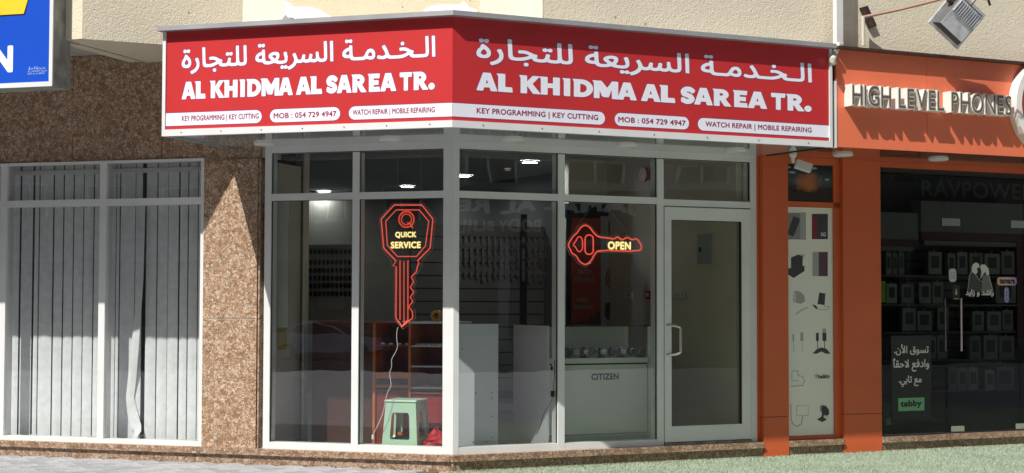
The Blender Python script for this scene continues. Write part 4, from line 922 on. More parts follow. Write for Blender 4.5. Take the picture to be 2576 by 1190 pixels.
words_ = ['pale', 'grey', 'dark', 'cream']; ordn = ['first', 'second', 'third', 'fourth', 'fifth', 'sixth', 'seventh', 'eighth', 'ninth']; rown = ['top', 'second', 'third', 'fourth', 'bottom']
for ri, (k_, y0, y1, xs) in enumerate(rows):
    for ci, (x0, x1) in enumerate(xs):
        yy = yb - .01 - .02 * rb_.random(); h0 = y0 + rb_.uniform(0, 25); a = GD(k_, x0, (y0 + y1) / 2, yy)[0]; b = GD(k_, x1, (y0 + y1) / 2, yy)[0]
        z1 = GD(k_, (x0 + x1) / 2, h0, yy)[1]; z0 = GD(k_, (x0 + x1) / 2, y1, yy)[1]; mi = rb_.choice([0, 1, 3, 0])
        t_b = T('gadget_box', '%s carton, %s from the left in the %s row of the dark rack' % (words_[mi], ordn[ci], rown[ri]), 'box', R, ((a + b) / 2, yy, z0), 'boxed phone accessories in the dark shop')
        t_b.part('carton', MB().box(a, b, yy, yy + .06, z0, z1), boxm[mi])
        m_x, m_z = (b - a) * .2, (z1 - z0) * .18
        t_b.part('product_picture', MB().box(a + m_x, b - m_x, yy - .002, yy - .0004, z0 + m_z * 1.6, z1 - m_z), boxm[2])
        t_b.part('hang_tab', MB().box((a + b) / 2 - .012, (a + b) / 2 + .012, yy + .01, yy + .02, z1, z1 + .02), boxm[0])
dk = T('counter', 'low dark counter with pale kick board inside the tinted shop', 'counter', R, (GD('a5', 300, 800)[0], 1.3, .165))
dk.part('body', MB().box(GD('a5', 90, 800, 1.3)[0], GD('a5', 500, 800, 1.3)[0], 1.3, 1.8, .166, H(R, Z('a5', 300, 835), 1.3)), M('counter_grey', (.13, .13, .12), .4))
gb = T('floor_rack', 'green product stand standing just behind the orange pillar', 'stand', R, (G5(80, 800, .3)[0], .3, .165))
grn = M('lime_board', (.16, .33, .03), .5)
gb.part('base', MB().box(G5(60, 860, .3)[0], G5(200, 860, .3)[0], .3, .5, .166, H(R, Z('a5', 100, 845), .3)), M('green_board', (.05, .14, .03), .5))
gb.part('upright', MB().box(G5(66, 860, .3)[0], G5(108, 860, .3)[0], .31, .4, H(R, Z('a5', 100, 844), .3), H(R, Z('a5', 100, 710), .3)), M('green_board', (.05, .14, .03), .5))
gb.part('card', MB().box(G5(78, 860, .29)[0], G5(112, 860, .29)[0], .28, .29, H(R, Z('a5', 100, 845), .29), H(R, Z('a5', 100, 800), .29)), MATS['pale_print'])
gs = T('sticker', 'bright lime green strip on the glass edge by the orange pillar', 'sticker', R, (G4(60, 1080, .04)[0], .03, G4(60, 1150, .04)[1])); gs.part('plate', MB().box(G4(40, 1080, .04)[0], G4(80, 1080, .04)[0], .036, .04, G4(60, 1158, .04)[1], G4(60, 1000, .04)[1]), grn)
# ================================================================== INSIDE THE KEY SHOP
yc = .30
G8 = lambda x, y, yy=yc: hit(R, Z('8', x, y), yy)
G6 = lambda x, y, yy=yc: hit(R, Z('6', x, y), yy)
cab = T('display_cabinet', 'white display cabinet lettered CITIZEN behind the right window', 'cabinet', R, (G8(400, 900)[0], yc, .165))
cu0 = U(R, (1399, 1000), .10); cu0 = mR[2] - .01; cu1 = G8(700, 600)[0]; cz1 = G8(400, 212)[1]; sz1 = G8(400, 428)[1]; sz0 = G8(400, 462)[1]; pz0 = G8(400, 926)[1]; pu1_ = G8(664, 700)[0]
sage = M('sage_laminate', (.60, .64, .55), .4, var=.03)
cuf = G8(112, 600)[0]
cab.part('side_panel', MB().box(cu0 - .02, cu0, .13, yc + .52, .166, cz1), melamine)
cab.part('base_shelf', MB().box(cu0 + .001, cu1, yc, yc + .5, sz0, sz1), sage)
cab.part('front_panel', MB().box(cu0 + .002, pu1_, yc, yc + .02, pz0, sz0 - .014), sage)
cab.part('corner_post', MB().box(pu1_ + .012, cu1, yc, yc + .03, .166, cz1), sage)
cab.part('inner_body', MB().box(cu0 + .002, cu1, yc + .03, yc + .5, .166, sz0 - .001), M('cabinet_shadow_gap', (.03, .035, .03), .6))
cab.part('kick_board', MB().box(cu0 + .002, pu1_ + .01, yc + .01, yc + .029, .166, pz0 - .012), M('kick_sage', (.25, .29, .25), .5))
cab.part('rear_panel', MB().box(cu0 + .002, cu1, yc + .45, yc + .47, sz1 + .001, cz1 - .02), sage)
cab.part('top_glass', MB().box(cu0 + .002, cu1, yc, yc + .5, cz1 - .008, cz1), pane_m); cab.part('front_glass', MB().box(cu0 + .002, pu1_, yc, yc + .006, sz1, cz1 - .009), pane_m)
cab.part('top_rim', MB().box(cu0 + .002, cu1, yc - .004, yc - .0005, cz1 - .012, cz1 + .002), dark)
cab.part('lettering', text_mb("CITIZEN", G8(295, 550)[0], G8(477, 550)[0], G8(385, 573)[1], G8(385, 529)[1], yc - .0015, .055), black)
# watches on little stands
wl = ['black faced watch', 'gold watch', 'dark watch, white dial,', 'grey watch', 'silver watch, white dial,', 'small tan watch', 'bright dialled watch', 'blue grey watch', 'slim watch']
for i, x_ in enumerate([135, 180, 243, 300, 360, 430, 490, 555, 620]):
    uw = G8(x_, 390, yc + .12)[0]; yw = yc + .12; r = .030
    tw_ = T('wrist_watch', '%s on its stand, %s from the left in the glass cabinet' % (wl[i], ['first', 'second', 'third', 'fourth', 'fifth', 'sixth', 'seventh', 'eighth', 'ninth'][i]), 'watch', R, (uw, yw, sz1), 'watches in the glass cabinet')
    tw_.part('stand', MB().plate([(uw - .035, sz1 + .001), (uw + .035, sz1 + .001), (uw + .025, sz1 + .012), (uw - .025, sz1 + .012)], yw - .03, yw + .03), wplastic if i % 2 else black)
    st_ = MB(); pts_ = [(uw, yw + .045 * math.cos(t), sz1 + .05 + .038 * math.sin(t)) for t in np.linspace(0, 2 * math.pi, 13)[:-1]]; st_.tube(pts_, .012, 6, True)
    tw_.part('strap', st_, [black, M('gold', (.5, .36, .1), .3, .8), black, steel, black, M('tan_leather', (.2, .12, .07), .6), steel, dark, steel][i], smooth=True)
    zc_ = sz1 + .055; cs = tw_.part('case', MB().cyl((uw, yw - .052, zc_), r, .014, 'y', 18), steel if i not in (0, 2) else black)
    tw_.part('dial', MB().cyl((uw, yw - .054, zc_), r * .78, .0015, 'y', 18), [black, MATS['gold'], vinyl, dark, vinyl, MATS['tan_leather'], vinyl, M('dial_blue', (.08, .1, .15), .3), dark][i], cs)
# white partitions
ya = .30
pa0, pa1 = U(R, (1153, 1000), .12) + .01, U(R, (1253, 1000), ya); paz = H(R, (1200, 815), ya)
pt = T('partition', 'white melamine panel with screw holes behind the window right of the corner', 'panel', R, (pa1, ya, .165))
pt.part('board', MB().box(pa0 - .02, pa1, ya, ya + .02, .166, paz), melamine)
q = MB()
for x_, y_ in ((145, 367), (235, 660), (346, 655), (342, 692), (342, 815), (344, 953), (305, 980), (220, 985)): a = G6(x_, y_, ya); q.cyl((a[0], ya - .002, a[1]), .006, .003, 'y', 8)
pt.part('screw_hole', q, black, kind='stuff')
cbl = T('power_cable', 'thin black cable with plug hanging on the white cabinet side', 'cable', R, (cu0 - .03, .3, .4))
Gs = lambda x, y, yy: hit(R, Z('6', x, y), yy)
cp2 = [(758, 440, .2), (756, 560, .2), (748, 660, .22), (742, 700, .24), (710, 765, .30), (685, 800, .36), (670, 860, .42), (640, 930, .48)]
# the cable lies on the cabinet's side face: solve the depth on that face
def onside(p):
    d = ray(*p); X = Frame(R.w(cu0 - .026, 0), R.a + math.pi / 2); t = (X.O - Vector((0, 0, CAMH))).dot(R.U) / d.dot(R.U); P = Vector((0, 0, CAMH)) + d * t; return ((P - R.O).dot(R.U), (P - R.O).dot(R.I), P.z)
CC = [onside(Z('6', a, b)) for a, b, _ in cp2]; cbl.part('wire', MB().tube(CC, .003, 5), black)
pl = onside(Z('6', 748, 665)); cbl.part('plug', MB().box(pl[0] - .012, pl[0] + .006, pl[1] - .02, pl[1] + .02, pl[2] - .025, pl[2] + .025), black)
hl = onside(Z('6', 740, 496)); cbl.part('grommet', MB().cyl((hl[0] - .004, hl[1], hl[2]), .02, .006, 'x', 12), black)
# party-wall fittings seen through the door
def onparty(p):
    d = ray(*p); un = uR_j - .021; t = (R.w(un - .1, 0) - Vector((0, 0, CAMH))).dot(R.U) / d.dot(R.U); P = Vector((0, 0, CAMH)) + d * t; return ((P - R.O).dot(R.U), (P - R.O).dot(R.I), P.z)
def pbox(name, lab, cat, k, x0, y0, x1, y1, mat, th=.03, grp=None):
    a = onparty(Z(k, x0, (y0 + y1) / 2)); b = onparty(Z(k, x1, (y0 + y1) / 2)); c = onparty(Z(k, (x0 + x1) / 2, y0)); d = onparty(Z(k, (x0 + x1) / 2, y1))
    t_ = T(name, lab, cat, R, (a[0], (a[1] + b[1]) / 2, d[2]), grp); t_.part('plate', MB().box(a[0] - th, a[0] + .0, min(a[1], b[1]), max(a[1], b[1]), d[2], c[2]), mat); t_.box_ = (a[0] - th, (a[1] + b[1]) / 2, (c[2] + d[2]) / 2, abs(a[1] - b[1]), c[2] - d[2]); return t_
ep = pbox('electrical_panel', 'grey electrical distribution panel on the wall seen through the door', 'panel', '7', 975, 645, 1057, 832, M('panel_grey', (.34, .36, .37), .5))
bx = ep.box_; ep.part('latch', MB().box(bx[0] - .004, bx[0] - .0005, bx[1] + bx[3] * .16, bx[1] + bx[3] * .32, bx[2] - .025, bx[2] + .02), black)
for i, (x0, x1) in enumerate(((792, 817), (825, 850), (858, 883))):
    s_ = pbox('light_switch', ['leftmost', 'middle', 'rightmost'][i] + ' of three white switch plates on the wall behind the door', 'switch', '7', x0, 1003, x1, 1050, wplastic, .012, 'switch plates behind the door')
    bx = s_.box_; s_.part('rocker', MB().box(bx[0] - .004, bx[0] - .0003, bx[1] - bx[3] * .25, bx[1] + bx[3] * .25, bx[2] - bx[4] * .25, bx[2] + bx[4] * .25), M('switch_rocker', (.5, .5, .48), .4))
s_ = pbox('thermostat', 'white wall thermostat left of the open sign tip above the cabinet', 'thermostat', '7', 506, 1013, 552, 1057, wplastic, .03)
s_.o['label'] = 'white wall control box under the open sign tip'; bx = s_.box_; s_.part('button', MB().box(bx[0] - .003, bx[0] - .0003, bx[1] - bx[3] * .3, bx[1] - bx[3] * .15, bx[2], bx[2] + .02), black)
s_ = pbox('fire_call_point', 'small red call point on the wall beside the door mullion', 'call point', '7', 652, 1003, 676, 1057, M('callpoint_red', (.35, .03, .02), .4), .04)
bx = s_.box_; s_.part('glass_window', MB().box(bx[0] - .002, bx[0] - .0003, bx[1] - bx[3] * .3, bx[1] + bx[3] * .3, bx[2] - .02, bx[2] + .02), wplastic)
s_ = pbox('alarm_bell', 'round dark red alarm bell high on the cream wall', 'alarm bell', '7', 640, 235, 672, 292, MATS['callpoint_red'], .05)
bx = s_.box_; s_.part('gong', MB().cyl((bx[0] - .03, bx[1], bx[2]), .075, .03, 'x', 18), MATS['callpoint_red'])
# posters on the rear wall
yp_ = 2.58
G7 = lambda x, y, yy=yp_: hit(R, Z('7', x, y), yy)
def banner(name, lab, x0, y0, x1, y1, mat, yy=yp_):
    a, b = G7(x0, (y0 + y1) / 2, yy)[0], G7(x1, (y0 + y1) / 2, yy)[0]; z1, z0 = G7((x0 + x1) / 2, y0, yy)[1], G7((x0 + x1) / 2, y1, yy)[1]
    t_ = T(name, lab, 'banner', R, (a, yy, z0)); t_.part('sheet', MB().box(a, b, yy, yy + .02, z0, z1), mat); return t_
rbn = banner('banner', 'tall red banner lettered WATCH REPAIRING inside the key shop', 165, 540, 344, 1260, M('banner_red', (.38, .045, .02), .6))
gpn = M('banner_grey', (.30, .28, .27), .6)
for s, y0, y1, x0, x1 in (("WATCH", 868, 900, 196, 280), ("REPAIRING", 915, 948, 175, 302), ("MOBILE", 1050, 1080, 194, 272), ("REPAIRING", 1093, 1120, 175, 295)):
    rbn.part('lettering', text_mb(s, G7(x0, y0)[0], G7(x1, y0)[0], G7(240, y1)[1], G7(240, y0)[1], yp_ - .003, .03, 40), gpn)
sk = [(165, 1260), (165, 1200), (185, 1210), (200, 1180), (215, 1205), (235, 1170), (255, 1200), (275, 1150), (300, 1170), (320, 1130), (344, 1150), (344, 1260)]
rbn.part('emblem', MB().plate([G7(*p) for p in sk], yp_ - .003, yp_ - .0005), M('banner_dark', (.10, .02, .015), .6))
wbn = banner('banner', 'tall white banner with pictures of key and watch parts inside the key shop', 346, 530, 492, 1260, M('banner_white', (.36, .37, .38), .6))
for P in (((395, 560), (415, 548), (440, 560), (446, 620), (435, 655), (420, 665), (400, 655), (392, 610)), ((375, 1085), (400, 1078), (420, 1100), (425, 1180), (385, 1190), (368, 1160)), ((425, 1110), (450, 1100), (460, 1130), (445, 1160), (430, 1150))):
    wbn.part('picture', MB().plate([G7(*p) for p in P], yp_ - .004, yp_ - .0005), dprint)
wbn.part('picture', MB().tube([(G7(418, 660)[0], yp_ - .006, G7(418, 660)[1]), (G7(418, 830)[0], yp_ - .006, G7(418, 830)[1])], .012, 6), mprint)
wc = G7(415, 925); rw = .07
for rad in (rw, rw * .55): wbn.part('picture', MB().tube([(wc[0] + rad * math.cos(t), yp_ - .006, wc[1] + rad * 1.5 * math.sin(t)) for t in np.linspace(0, 2 * math.pi, 20)[:-1]], .008, 5, True), M('brass_print', (.2, .12, .07), .5))
hd = T('display_stand', 'black stand frame carrying the banners inside the key shop', 'stand', R, (G7(300, 500)[0], 2.6, .2))
a_, b_ = G7(128, 900)[0], G7(520, 900)[0]
hd.part('header', MB().box(a_, b_, yp_ + .021, yp_ + .06, G7(300, 545)[1], G7(300, 452)[1]), black)
hd.part('post', MB().box(G7(494, 900)[0], b_, yp_ + .0, yp_ + .019, .166, G7(300, 452)[1]), black); hd.part('post', MB().box(a_, G7(160, 900)[0], yp_ + .0, yp_ + .019, .166, G7(300, 452)[1]), black)
# slat wall with hooks further back
ysw = 4.6
G5z = lambda x, y, yy=ysw: hit(R, Z('5', x, y), yy)
sw = T('slat_wall', 'dark slatted key display wall at the back of the key shop', 'display', R, (G5z(400, 900)[0], ysw, .2))
sx0, sx1 = G5z(120, 800)[0] - .6, G5z(840, 800)[0]
z_ = .4; ztop = G5z(400, 620)[1]; swm = M('slat_board', (.15, .14, .12), .6)
while z_ < ztop: sw.part('slat', MB().box(sx0, sx1, ysw, ysw + .02, z_, z_ + .135), swm); z_ += .15
sw.part('backing', MB().box(sx0, sx1, ysw + .021, ysw + .04, .3, ztop + .02), black)
sw.part('post', MB().box(G5z(508, 800)[0], G5z(545, 800)[0], ysw - .04, ysw - .002, .166, ztop + .2), black)
hk = MB(); rh = random.Random(4)
for rz in range(4):
    z0 = G5z(400, 660 + rz * 75)[1]
    for i in range(34):
        u = sx0 + .5 + i * .075
        if u > sx1 - .05: break
        hk.box(u, u + .03, ysw - .05, ysw - .02, z0 - rh.uniform(.05, .13), z0)
sw.part('hanging_key', hk, M('key_blank_metal', (.26, .25, .22), .35, .7), kind='stuff')
# left key board
yk = 3.2
G3 = lambda x, y, yy=yk: hit(L, Z('3', x, y), yy)
kb = T('key_board', 'pale pegboard with rows of hanging key blanks behind the left pane', 'display', L, (G3(400, 900)[0], yk, .3))
kb.part('board', MB().box(G3(205, 800)[0], G3(545, 800)[0], yk + .03, yk + .05, G3(400, 1040)[1], G3(400, 620)[1]), M('pegboard', (.72, .69, .58), .7))
kb.part('pale_panel', MB().box(G3(360, 800)[0], G3(495, 800)[0], yk + .015, yk + .029, G3(400, 980)[1], G3(400, 695)[1]), M('pegboard_pale', (.86, .84, .74), .6))
hk = MB()
for j, yy in enumerate((660, 720, 765, 808, 850, 895)):
    for i, xx in enumerate(range(225, 540, 24)):
        a = G3(xx, yy); w_ = .020 * rh.uniform(.7, 1.2); hk.plate([(a[0] + w_ * math.cos(t), a[1] + .034 * math.sin(t)) for t in np.linspace(0, 2 * math.pi, 7)[:-1]], yk - .01, yk + .005)
kb.part('key_blank', hk, M('dark_key_blank', (.06, .058, .05), .4, .4), kind='stuff')
# white banner roll hanging inside the left pane
ws = T('paper_sheet', 'pale rolled sheet hanging inside the leftmost shop pane', 'sheet', L, (U(L, (712, 700), .16), .16, 1.2))
wsp = [(U(L, (699, 700), .13), .13), (U(L, (725, 700), .16), .16), (U(L, (727, 700), .2), .2), (U(L, (700, 700), .22), .22)]
q = MB(); q.prism([(p[0], p[1]) for p in wsp], H(L, (712, 823), .15), H(L, (712, 506), .15)); ws.part('sheet', q, M('pale_sheet', (.42, .44, .36), .7))
yl = M('yellow_board', (.35, .28, .05), .6)
yt = T('box', 'narrow yellow carton standing under the pale sheet', 'box', L, (U(L, (712, 850), .2), .2, .9)); yt.part('carton', MB().box(U(L, (699, 850), .2), U(L, (709, 850), .2), .18, .3, H(L, (705, 880), .2), H(L, (705, 826), .2)), yl)
# wooden counter
yq = .62
G4z = lambda x, y, yy=yq: hit(L, Z('4', x, y), yy)
wc_ = T('wooden_counter', 'cherry wood counter with open shelves and red base behind the neon key', 'counter', L, (G4z(900, 800)[0], yq, .165))
x0_, x1_, x2_ = G4z(790, 500)[0], G4z(1028, 500)[0], G4z(1262, 500)[0] + .12
tz = G4z(900, 200)[1]
gl_ = M('glass_edge', (.45, .5, .5), .2)
wc_.part('side_panel', MB().box(x0_, x0_ + .025, yq, yq + .4, .166, tz), wood2)
wc_.part('side_panel', MB().box(x1_, x1_ + .022, yq - .01, yq + .4, .166, tz), wood2)
wc_.part('rear_panel', MB().box(x0_ + .026, x2_, yq + .36, yq + .38, .166, tz), wood)
wc_.part('top', MB().box(x1_, x2_, yq - .01, yq + .4, tz + .001, tz + .02), melamine)
wc_.part('top', MB().box(x0_ - .6, x1_ - .001, yq, yq + .4, tz + .001, tz + .015), wood)
for yy_, th, m_ in ((522, 50, wood2), (608, 22, wood2), (340, 12, wood)):
    z1 = G4z(900, yy_)[1]; wc_.part('shelf', MB().box(x0_ + .026, x1_ - .001, yq + .01, yq + .35, z1 - th * .0011, z1), m_)
for yy_, m_ in ((345, gl_), (480, gl_), (622, melamine), (655, wood2)):
    z1 = G4z(1140, yy_)[1]; wc_.part('shelf', MB().box(x1_ + .023, x2_, yq, yq + .35, z1 - .014, z1), m_)
wc_.part('base_panel', MB().box(x1_ + .023, x2_, yq + .02, yq + .04, .166, G4z(1140, 675)[1]), redlam); wc_.part('base_panel', MB().box(x0_ + .026, x1_ - .001, yq + .02, yq + .04, .166, G4z(900, 640)[1]), M('red_brown_laminate', (.20, .03, .02), .4))
wc_.part('front_panel', MB().box(x0_ - .62, x0_ - .001, yq + .05, yq + .07, .166, tz), M('dark_brown_laminate', (.07, .028, .018), .35))
for i in range(7):
    xx_ = [850, 875, 905, 930, 960, 985, 1005][i]; a = G4z(xx_, 330)
    gk = T('car_key', 'small %s car key fob, %s from the left on the upper wooden shelf' % (('steel', 'black')[i % 2], ordn[i]), 'key', L, (a[0], yq + .05, G4z(900, 340)[1]), 'key fobs on the wooden shelf')
    gk.part('fob', MB().box(a[0] - .022, a[0] + .016, yq + .03, yq + .08, G4z(900, 340)[1] + .0005, G4z(900, 340)[1] + .016), black if i % 2 else steel)
    gk.part('blade', MB().box(a[0] + .016, a[0] + .035, yq + .05, yq + .058, G4z(900, 340)[1] + .005, G4z(900, 340)[1] + .009), steel)
for i in range(5):
    xx_ = 1085 + i * 34; a = G4z(xx_, 325); z1 = G4z(1140, 345)[1]
    gk = T('watch_tray', 'flat %s tray, %s from the left on the glass shelf beside the wooden upright' % (('white', 'steel')[i % 2], ordn[i]), 'tray', L, (a[0], yq + .1, z1), 'trays on the glass shelf')
    gk.part('tray', MB().box(a[0] - .035, a[0] + .035, yq + .04, yq + .2, z1 + .0005, z1 + .012), steel if i % 2 else wplastic); gk.part('insert', MB().box(a[0] - .028, a[0] + .028, yq + .05, yq + .19, z1 + .0125, z1 + .018), mprint)
tr_ = G4z(1190, 166); tpz_ = tz + .021
rl = T('tape_roll', 'yellow tape roll standing on the wooden counter', 'tape roll', L, (tr_[0], yq + .1, tpz_))
q = MB(); nn = 22
for rad in (.05, .028):
    for yy_ in (yq + .07, yq + .12): q.v += [(tr_[0] + rad * math.cos(2 * math.pi * i / nn), yy_, tpz_ + .051 + rad * math.sin(2 * math.pi * i / nn)) for i in range(nn)]
for i in range(nn):
    j = (i + 1) % nn; q.f += [(i, j, nn + j, nn + i), (2 * nn + i, 3 * nn + i, 3 * nn + j, 2 * nn + j), (i, 2 * nn + i, 2 * nn + j, j), (nn + i, nn + j, 3 * nn + j, 3 * nn + i)]
rl.part('tape', q, M('yellow_tape', (.6, .33, .03), .4)); rl.part('core', MB().tube([(tr_[0] + .028 * math.cos(t), yq + .095, tpz_ + .051 + .028 * math.sin(t)) for t in np.linspace(0, 2 * math.pi, 16)[:-1]], .003, 5, True), mprint)
# green stool
ys = .14
GS = lambda x, y: hit(L, Z('4', x, y), ys)
su0, su1 = GS(848, 1010)[0], GS(1085, 1010)[0]; tu0, tu1 = GS(872, 710)[0], GS(1068, 710)[0]; szb = .166; szt = GS(970, 706)[1]
stl = T('stool', 'pale green plastic stool behind the glass under the neon key', 'stool', L, ((su0 + su1) / 2, ys + .15, szb))
def leg_face(o_, i_, y_of, flip=False): pass
sd = (su1 - su0); ctr = ((su0 + su1) / 2, ys + sd / 2); 
def lvl(t):     # half width at height fraction
    return sd / 2 * (1 - .17 * t)
mb_l = [MB() for _ in range(4)]
hz = szt - szb
def prof_ring(s, t): h = lvl(t); return h
for k in range(4):
    A = math.pi / 2 * k; ca_, sa_ = math.cos(A), math.sin(A)
    def P(x, t, inn=0.): h = lvl(t) - inn; X, Y = x * (h + inn), -h; return (ctr[0] + X * ca_ - Y * sa_, ctr[1] + X * sa_ + Y * ca_, szb + hz * t)
    fc = MB()
    # apron with arched opening: outer outline split in strips
    op = [(-.58, .24), (-.56, .68), (-.48, .74), (.48, .74), (.56, .68), (.58, .24), (.52, .20), (-.52, .20)]
    for inn in (0., .006):
        strips = [[(-1, 0), (-.58, 0), (-.58, .24), (-.56, .68), (-1, .96)], [(.58, 0), (1, 0), (1, .96), (.56, .68), (.58, .24)],
                  [(-1, .96), (-.56, .68), (-.48, .74), (.48, .74), (.56, .68), (1, .96)], [(-.58, .0), (.58, .0), (.58, .24), (.52, .20), (-.52, .20), (-.58, .24)]]
        for s_ in strips: fc.poly([P(x, t, inn) for x, t in s_])
    for i in range(8):
        a = op[i]; b = op[(i + 1) % 8]; fc.poly([P(*a, 0.), P(*b, 0.), P(*b, .02), P(*a, .02)])
    fc.flat = 1
    stl.part('leg_panel', fc, stoolm)
st2 = MB(); h1 = lvl(.96); h2 = lvl(1) + .008
st2.v = [(ctr[0] + sx * h, ctr[1] + sy * h, z) for h, z in ((h1 + .004, szb + hz * .955), (h2 + .004, szb + hz * .965), (h2, szb + hz * .99), (h2 - .012, szb + hz * 1.0)) for sx, sy in ((-1, -1), (1, -1), (1, 1), (-1, 1))]
for a in range(3):
    for i in range(4): st2.f.append((a * 4 + i, a * 4 + (i + 1) % 4, a * 4 + 4 + (i + 1) % 4, a * 4 + 4 + i))
st2.f += [(12, 13, 14, 15), (3, 2, 1, 0)]
stl.part('seat', st2, stoolm)
# red folded thing and wooden offcut at the foot
rp_ = T('plastic_bag', 'crumpled red plastic bag on the floor right of the green stool', 'bag', L, (GS(1200, 1000)[0], .2, .166))
q = MB(); q.flat = 1; rr_2 = random.Random(9); cxu = hit(L, Z('4', 1205, 1000), .22)[0]; nu, nv_ = 14, 8
for j in range(nv_ + 1):
    for i in range(nu):
        t = 2 * math.pi * i / nu; ph = math.pi / 2 * j / nv_; rad = math.cos(ph) * (1 + .22 * rr_2.uniform(-1, 1)); q.v.append((cxu + .12 * rad * math.cos(t), .26 + .09 * rad * math.sin(t), .166 + .17 * math.sin(ph) * (1 + .15 * rr_2.uniform(-1, 1))))
for j in range(nv_):
    for i in range(nu): q.f.append((j * nu + i, j * nu + (i + 1) % nu, (j + 1) * nu + (i + 1) % nu, (j + 1) * nu + i))
rp_.part('bag', q, M('red_plastic', (.42, .02, .03), .3)); 
wf = T('wooden_offcut', 'orange wooden strip lying behind the green stool', 'wood', L, (G4z(1000, 930, .45)[0], .45, .166))
wf.part('strip', MB().box(G4z(935, 930, .42)[0], G4z(1230, 930, .42)[0], .42, .46, H(L, Z('4', 1000, 940), .42), H(L, Z('4', 1000, 918), .42)), wood2); wf.part('upright', MB().box(G4z(1025, 930, .42)[0], G4z(1037, 930, .42)[0], .43, .45, H(L, Z('4', 1000, 918), .42), H(L, Z('4', 1000, 760), .42)), wood2)
# ---- neon signs
acr = glass('acrylic', (.97, .975, .975), 1.2)
def neon(name, lab, fr, k, y, outline_pts, tubes, texts_, back, hang):
    g_ = lambda p: hit(fr, Z(k, *p), y)
    c = g_(outline_pts[0]); t_ = T(name, lab, 'neon sign', fr, (c[0], y, c[1]))
    t_.part('backing', MB().plate([g_(p) for p in back][::1], y + .010, y + .014), acr)
    t_.part('backing_edge', MB().tube([(g_(p)[0], y + .012, g_(p)[1]) for p in back], .0022, 5, True), M('acrylic_edge', (.45, .45, .42), .3))
    for nm, pts_, r, mt, cl_ in tubes: t_.part(nm, MB().tube([(g_(p)[0], y, g_(p)[1]) for p in pts_], r * .8, 8, cl_), mt, smooth=True)
    for s, x0, y0, x1, y1 in texts_:
        t_.part('lettering', text_mb(s, g_((x0, y0))[0], g_((x1, y0))[0], g_(((x0 + x1) / 2, y1))[1], g_(((x0 + x1) / 2, y0))[1], y - .006, .045, 48), neon_y)
    t_.part('hanging_wire', hang(g_), M('clear_wire', (.3, .3, .28), .4)); return t_
def round_pts(P, it=2, closed=True):
    for _ in range(it):
        Q = []; n_ = len(P)
        for i in range(n_ if closed else n_ - 1):
            a, b = P[i], P[(i + 1) % n_]; Q += [(a[0] * .78 + b[0] * .22, a[1] * .78 + b[1] * .22), (a[0] * .22 + b[0] * .78, a[1] * .22 + b[1] * .78)]
        if not closed: Q = [P[0]] + Q + [P[-1]]
        P = Q
    return P
key_out = [(785, 400), (940, 400), (1002, 478), (986, 640), (915, 712), (924, 722), (915, 745), (908, 775), (881, 800), (895, 828), (875, 858), (895, 885), (875, 915), (890, 937), (866, 968), (888, 996), (888, 1030), (830, 1078), (795, 1030), (797, 745), (778, 738), (796, 712), (727, 640), (713, 478)]
key_back = [(775, 390), (948, 390), (1015, 472), (996, 648), (940, 708), (938, 748), (915, 780), (895, 800), (908, 828), (890, 858), (908, 885), (890, 915), (903, 937), (880, 968), (902, 990), (900, 1036), (832, 1092), (782, 1036), (784, 755), (765, 745), (768, 712), (716, 645), (700, 474)]
inner = [(797, 427), (925, 427), (978, 490), (960, 628), (910, 687), (803, 687), (748, 625), (738, 490)]
Qc = (854, 480)
tubes = [('tube', key_out, .0075, neon_off, True), ('tube', inner, .006, neon_off, True),
         ('tube', [(818, 708), (818, 1040)], .006, neon_off, False), ('tube', [(840, 712), (840, 1058)], .005, neon_off, False), ('tube', [(862, 708), (862, 1040), (835, 1068)], .006, neon_off, False),
         ('tube', [(Qc[0] + 42 * math.cos(t), Qc[1] + 44 * math.sin(t)) for t in np.linspace(0, 2 * math.pi, 28)[:-1]], .007, neon_r, True), ('tube', [(Qc[0] + 28 * math.cos(t), Qc[1] + 30 * math.sin(t)) for t in np.linspace(0, 2 * math.pi, 24)[:-1]], .005, neon_r, True),
         ('tube', [(858, 500), (872, 500), (890, 530), (878, 520)], .006, neon_r, False)]
neon('neon_sign', 'tall red neon key sign reading QUICK SERVICE hanging in the left window', L, '3', .07, key_out, tubes, [("QUICK", 793, 549, 910, 586), ("SERVICE", 768, 604, 935, 642)], key_back,
     lambda g_: MB().tube([(g_((800, 395))[0], .08, g_((800, 395))[1]), (g_((800, 395))[0], .08, zh)], .0015, 4).tube([(g_((930, 395))[0], .08, g_((930, 395))[1]), (g_((930, 395))[0], .08, zh)], .0015, 4))
ok = [(135, 712), (165, 660), (195, 635), (215, 600), (245, 583), (275, 598), (300, 635), (332, 662), (400, 668), (430, 676), (450, 657), (480, 682), (515, 660), (545, 682), (575, 668), (608, 722), (590, 753), (330, 745), (305, 770), (285, 810), (250, 840), (210, 820), (190, 780), (160, 765), (150, 738)]
okb = [(122, 712), (155, 655), (185, 628), (205, 590), (245, 570), (285, 588), (312, 625), (340, 650), (425, 660), (450, 645), (480, 668), (515, 648), (545, 668), (582, 655), (622, 722), (598, 765), (335, 758), (318, 775), (297, 818), (250, 852), (200, 830), (180, 790), (152, 775), (138, 740)]
slot = [(271 + 26 * math.cos(t), 673 - 26 * math.sin(t)) for t in np.linspace(0, math.pi, 9)] + [(271 + 26 * math.cos(t), 746 - 26 * math.sin(t)) for t in np.linspace(math.pi, 2 * math.pi, 9)]
heart = [(168, 710), (186, 688), (196, 664), (215, 657), (229, 680), (229, 738), (212, 757), (196, 748), (188, 730)]
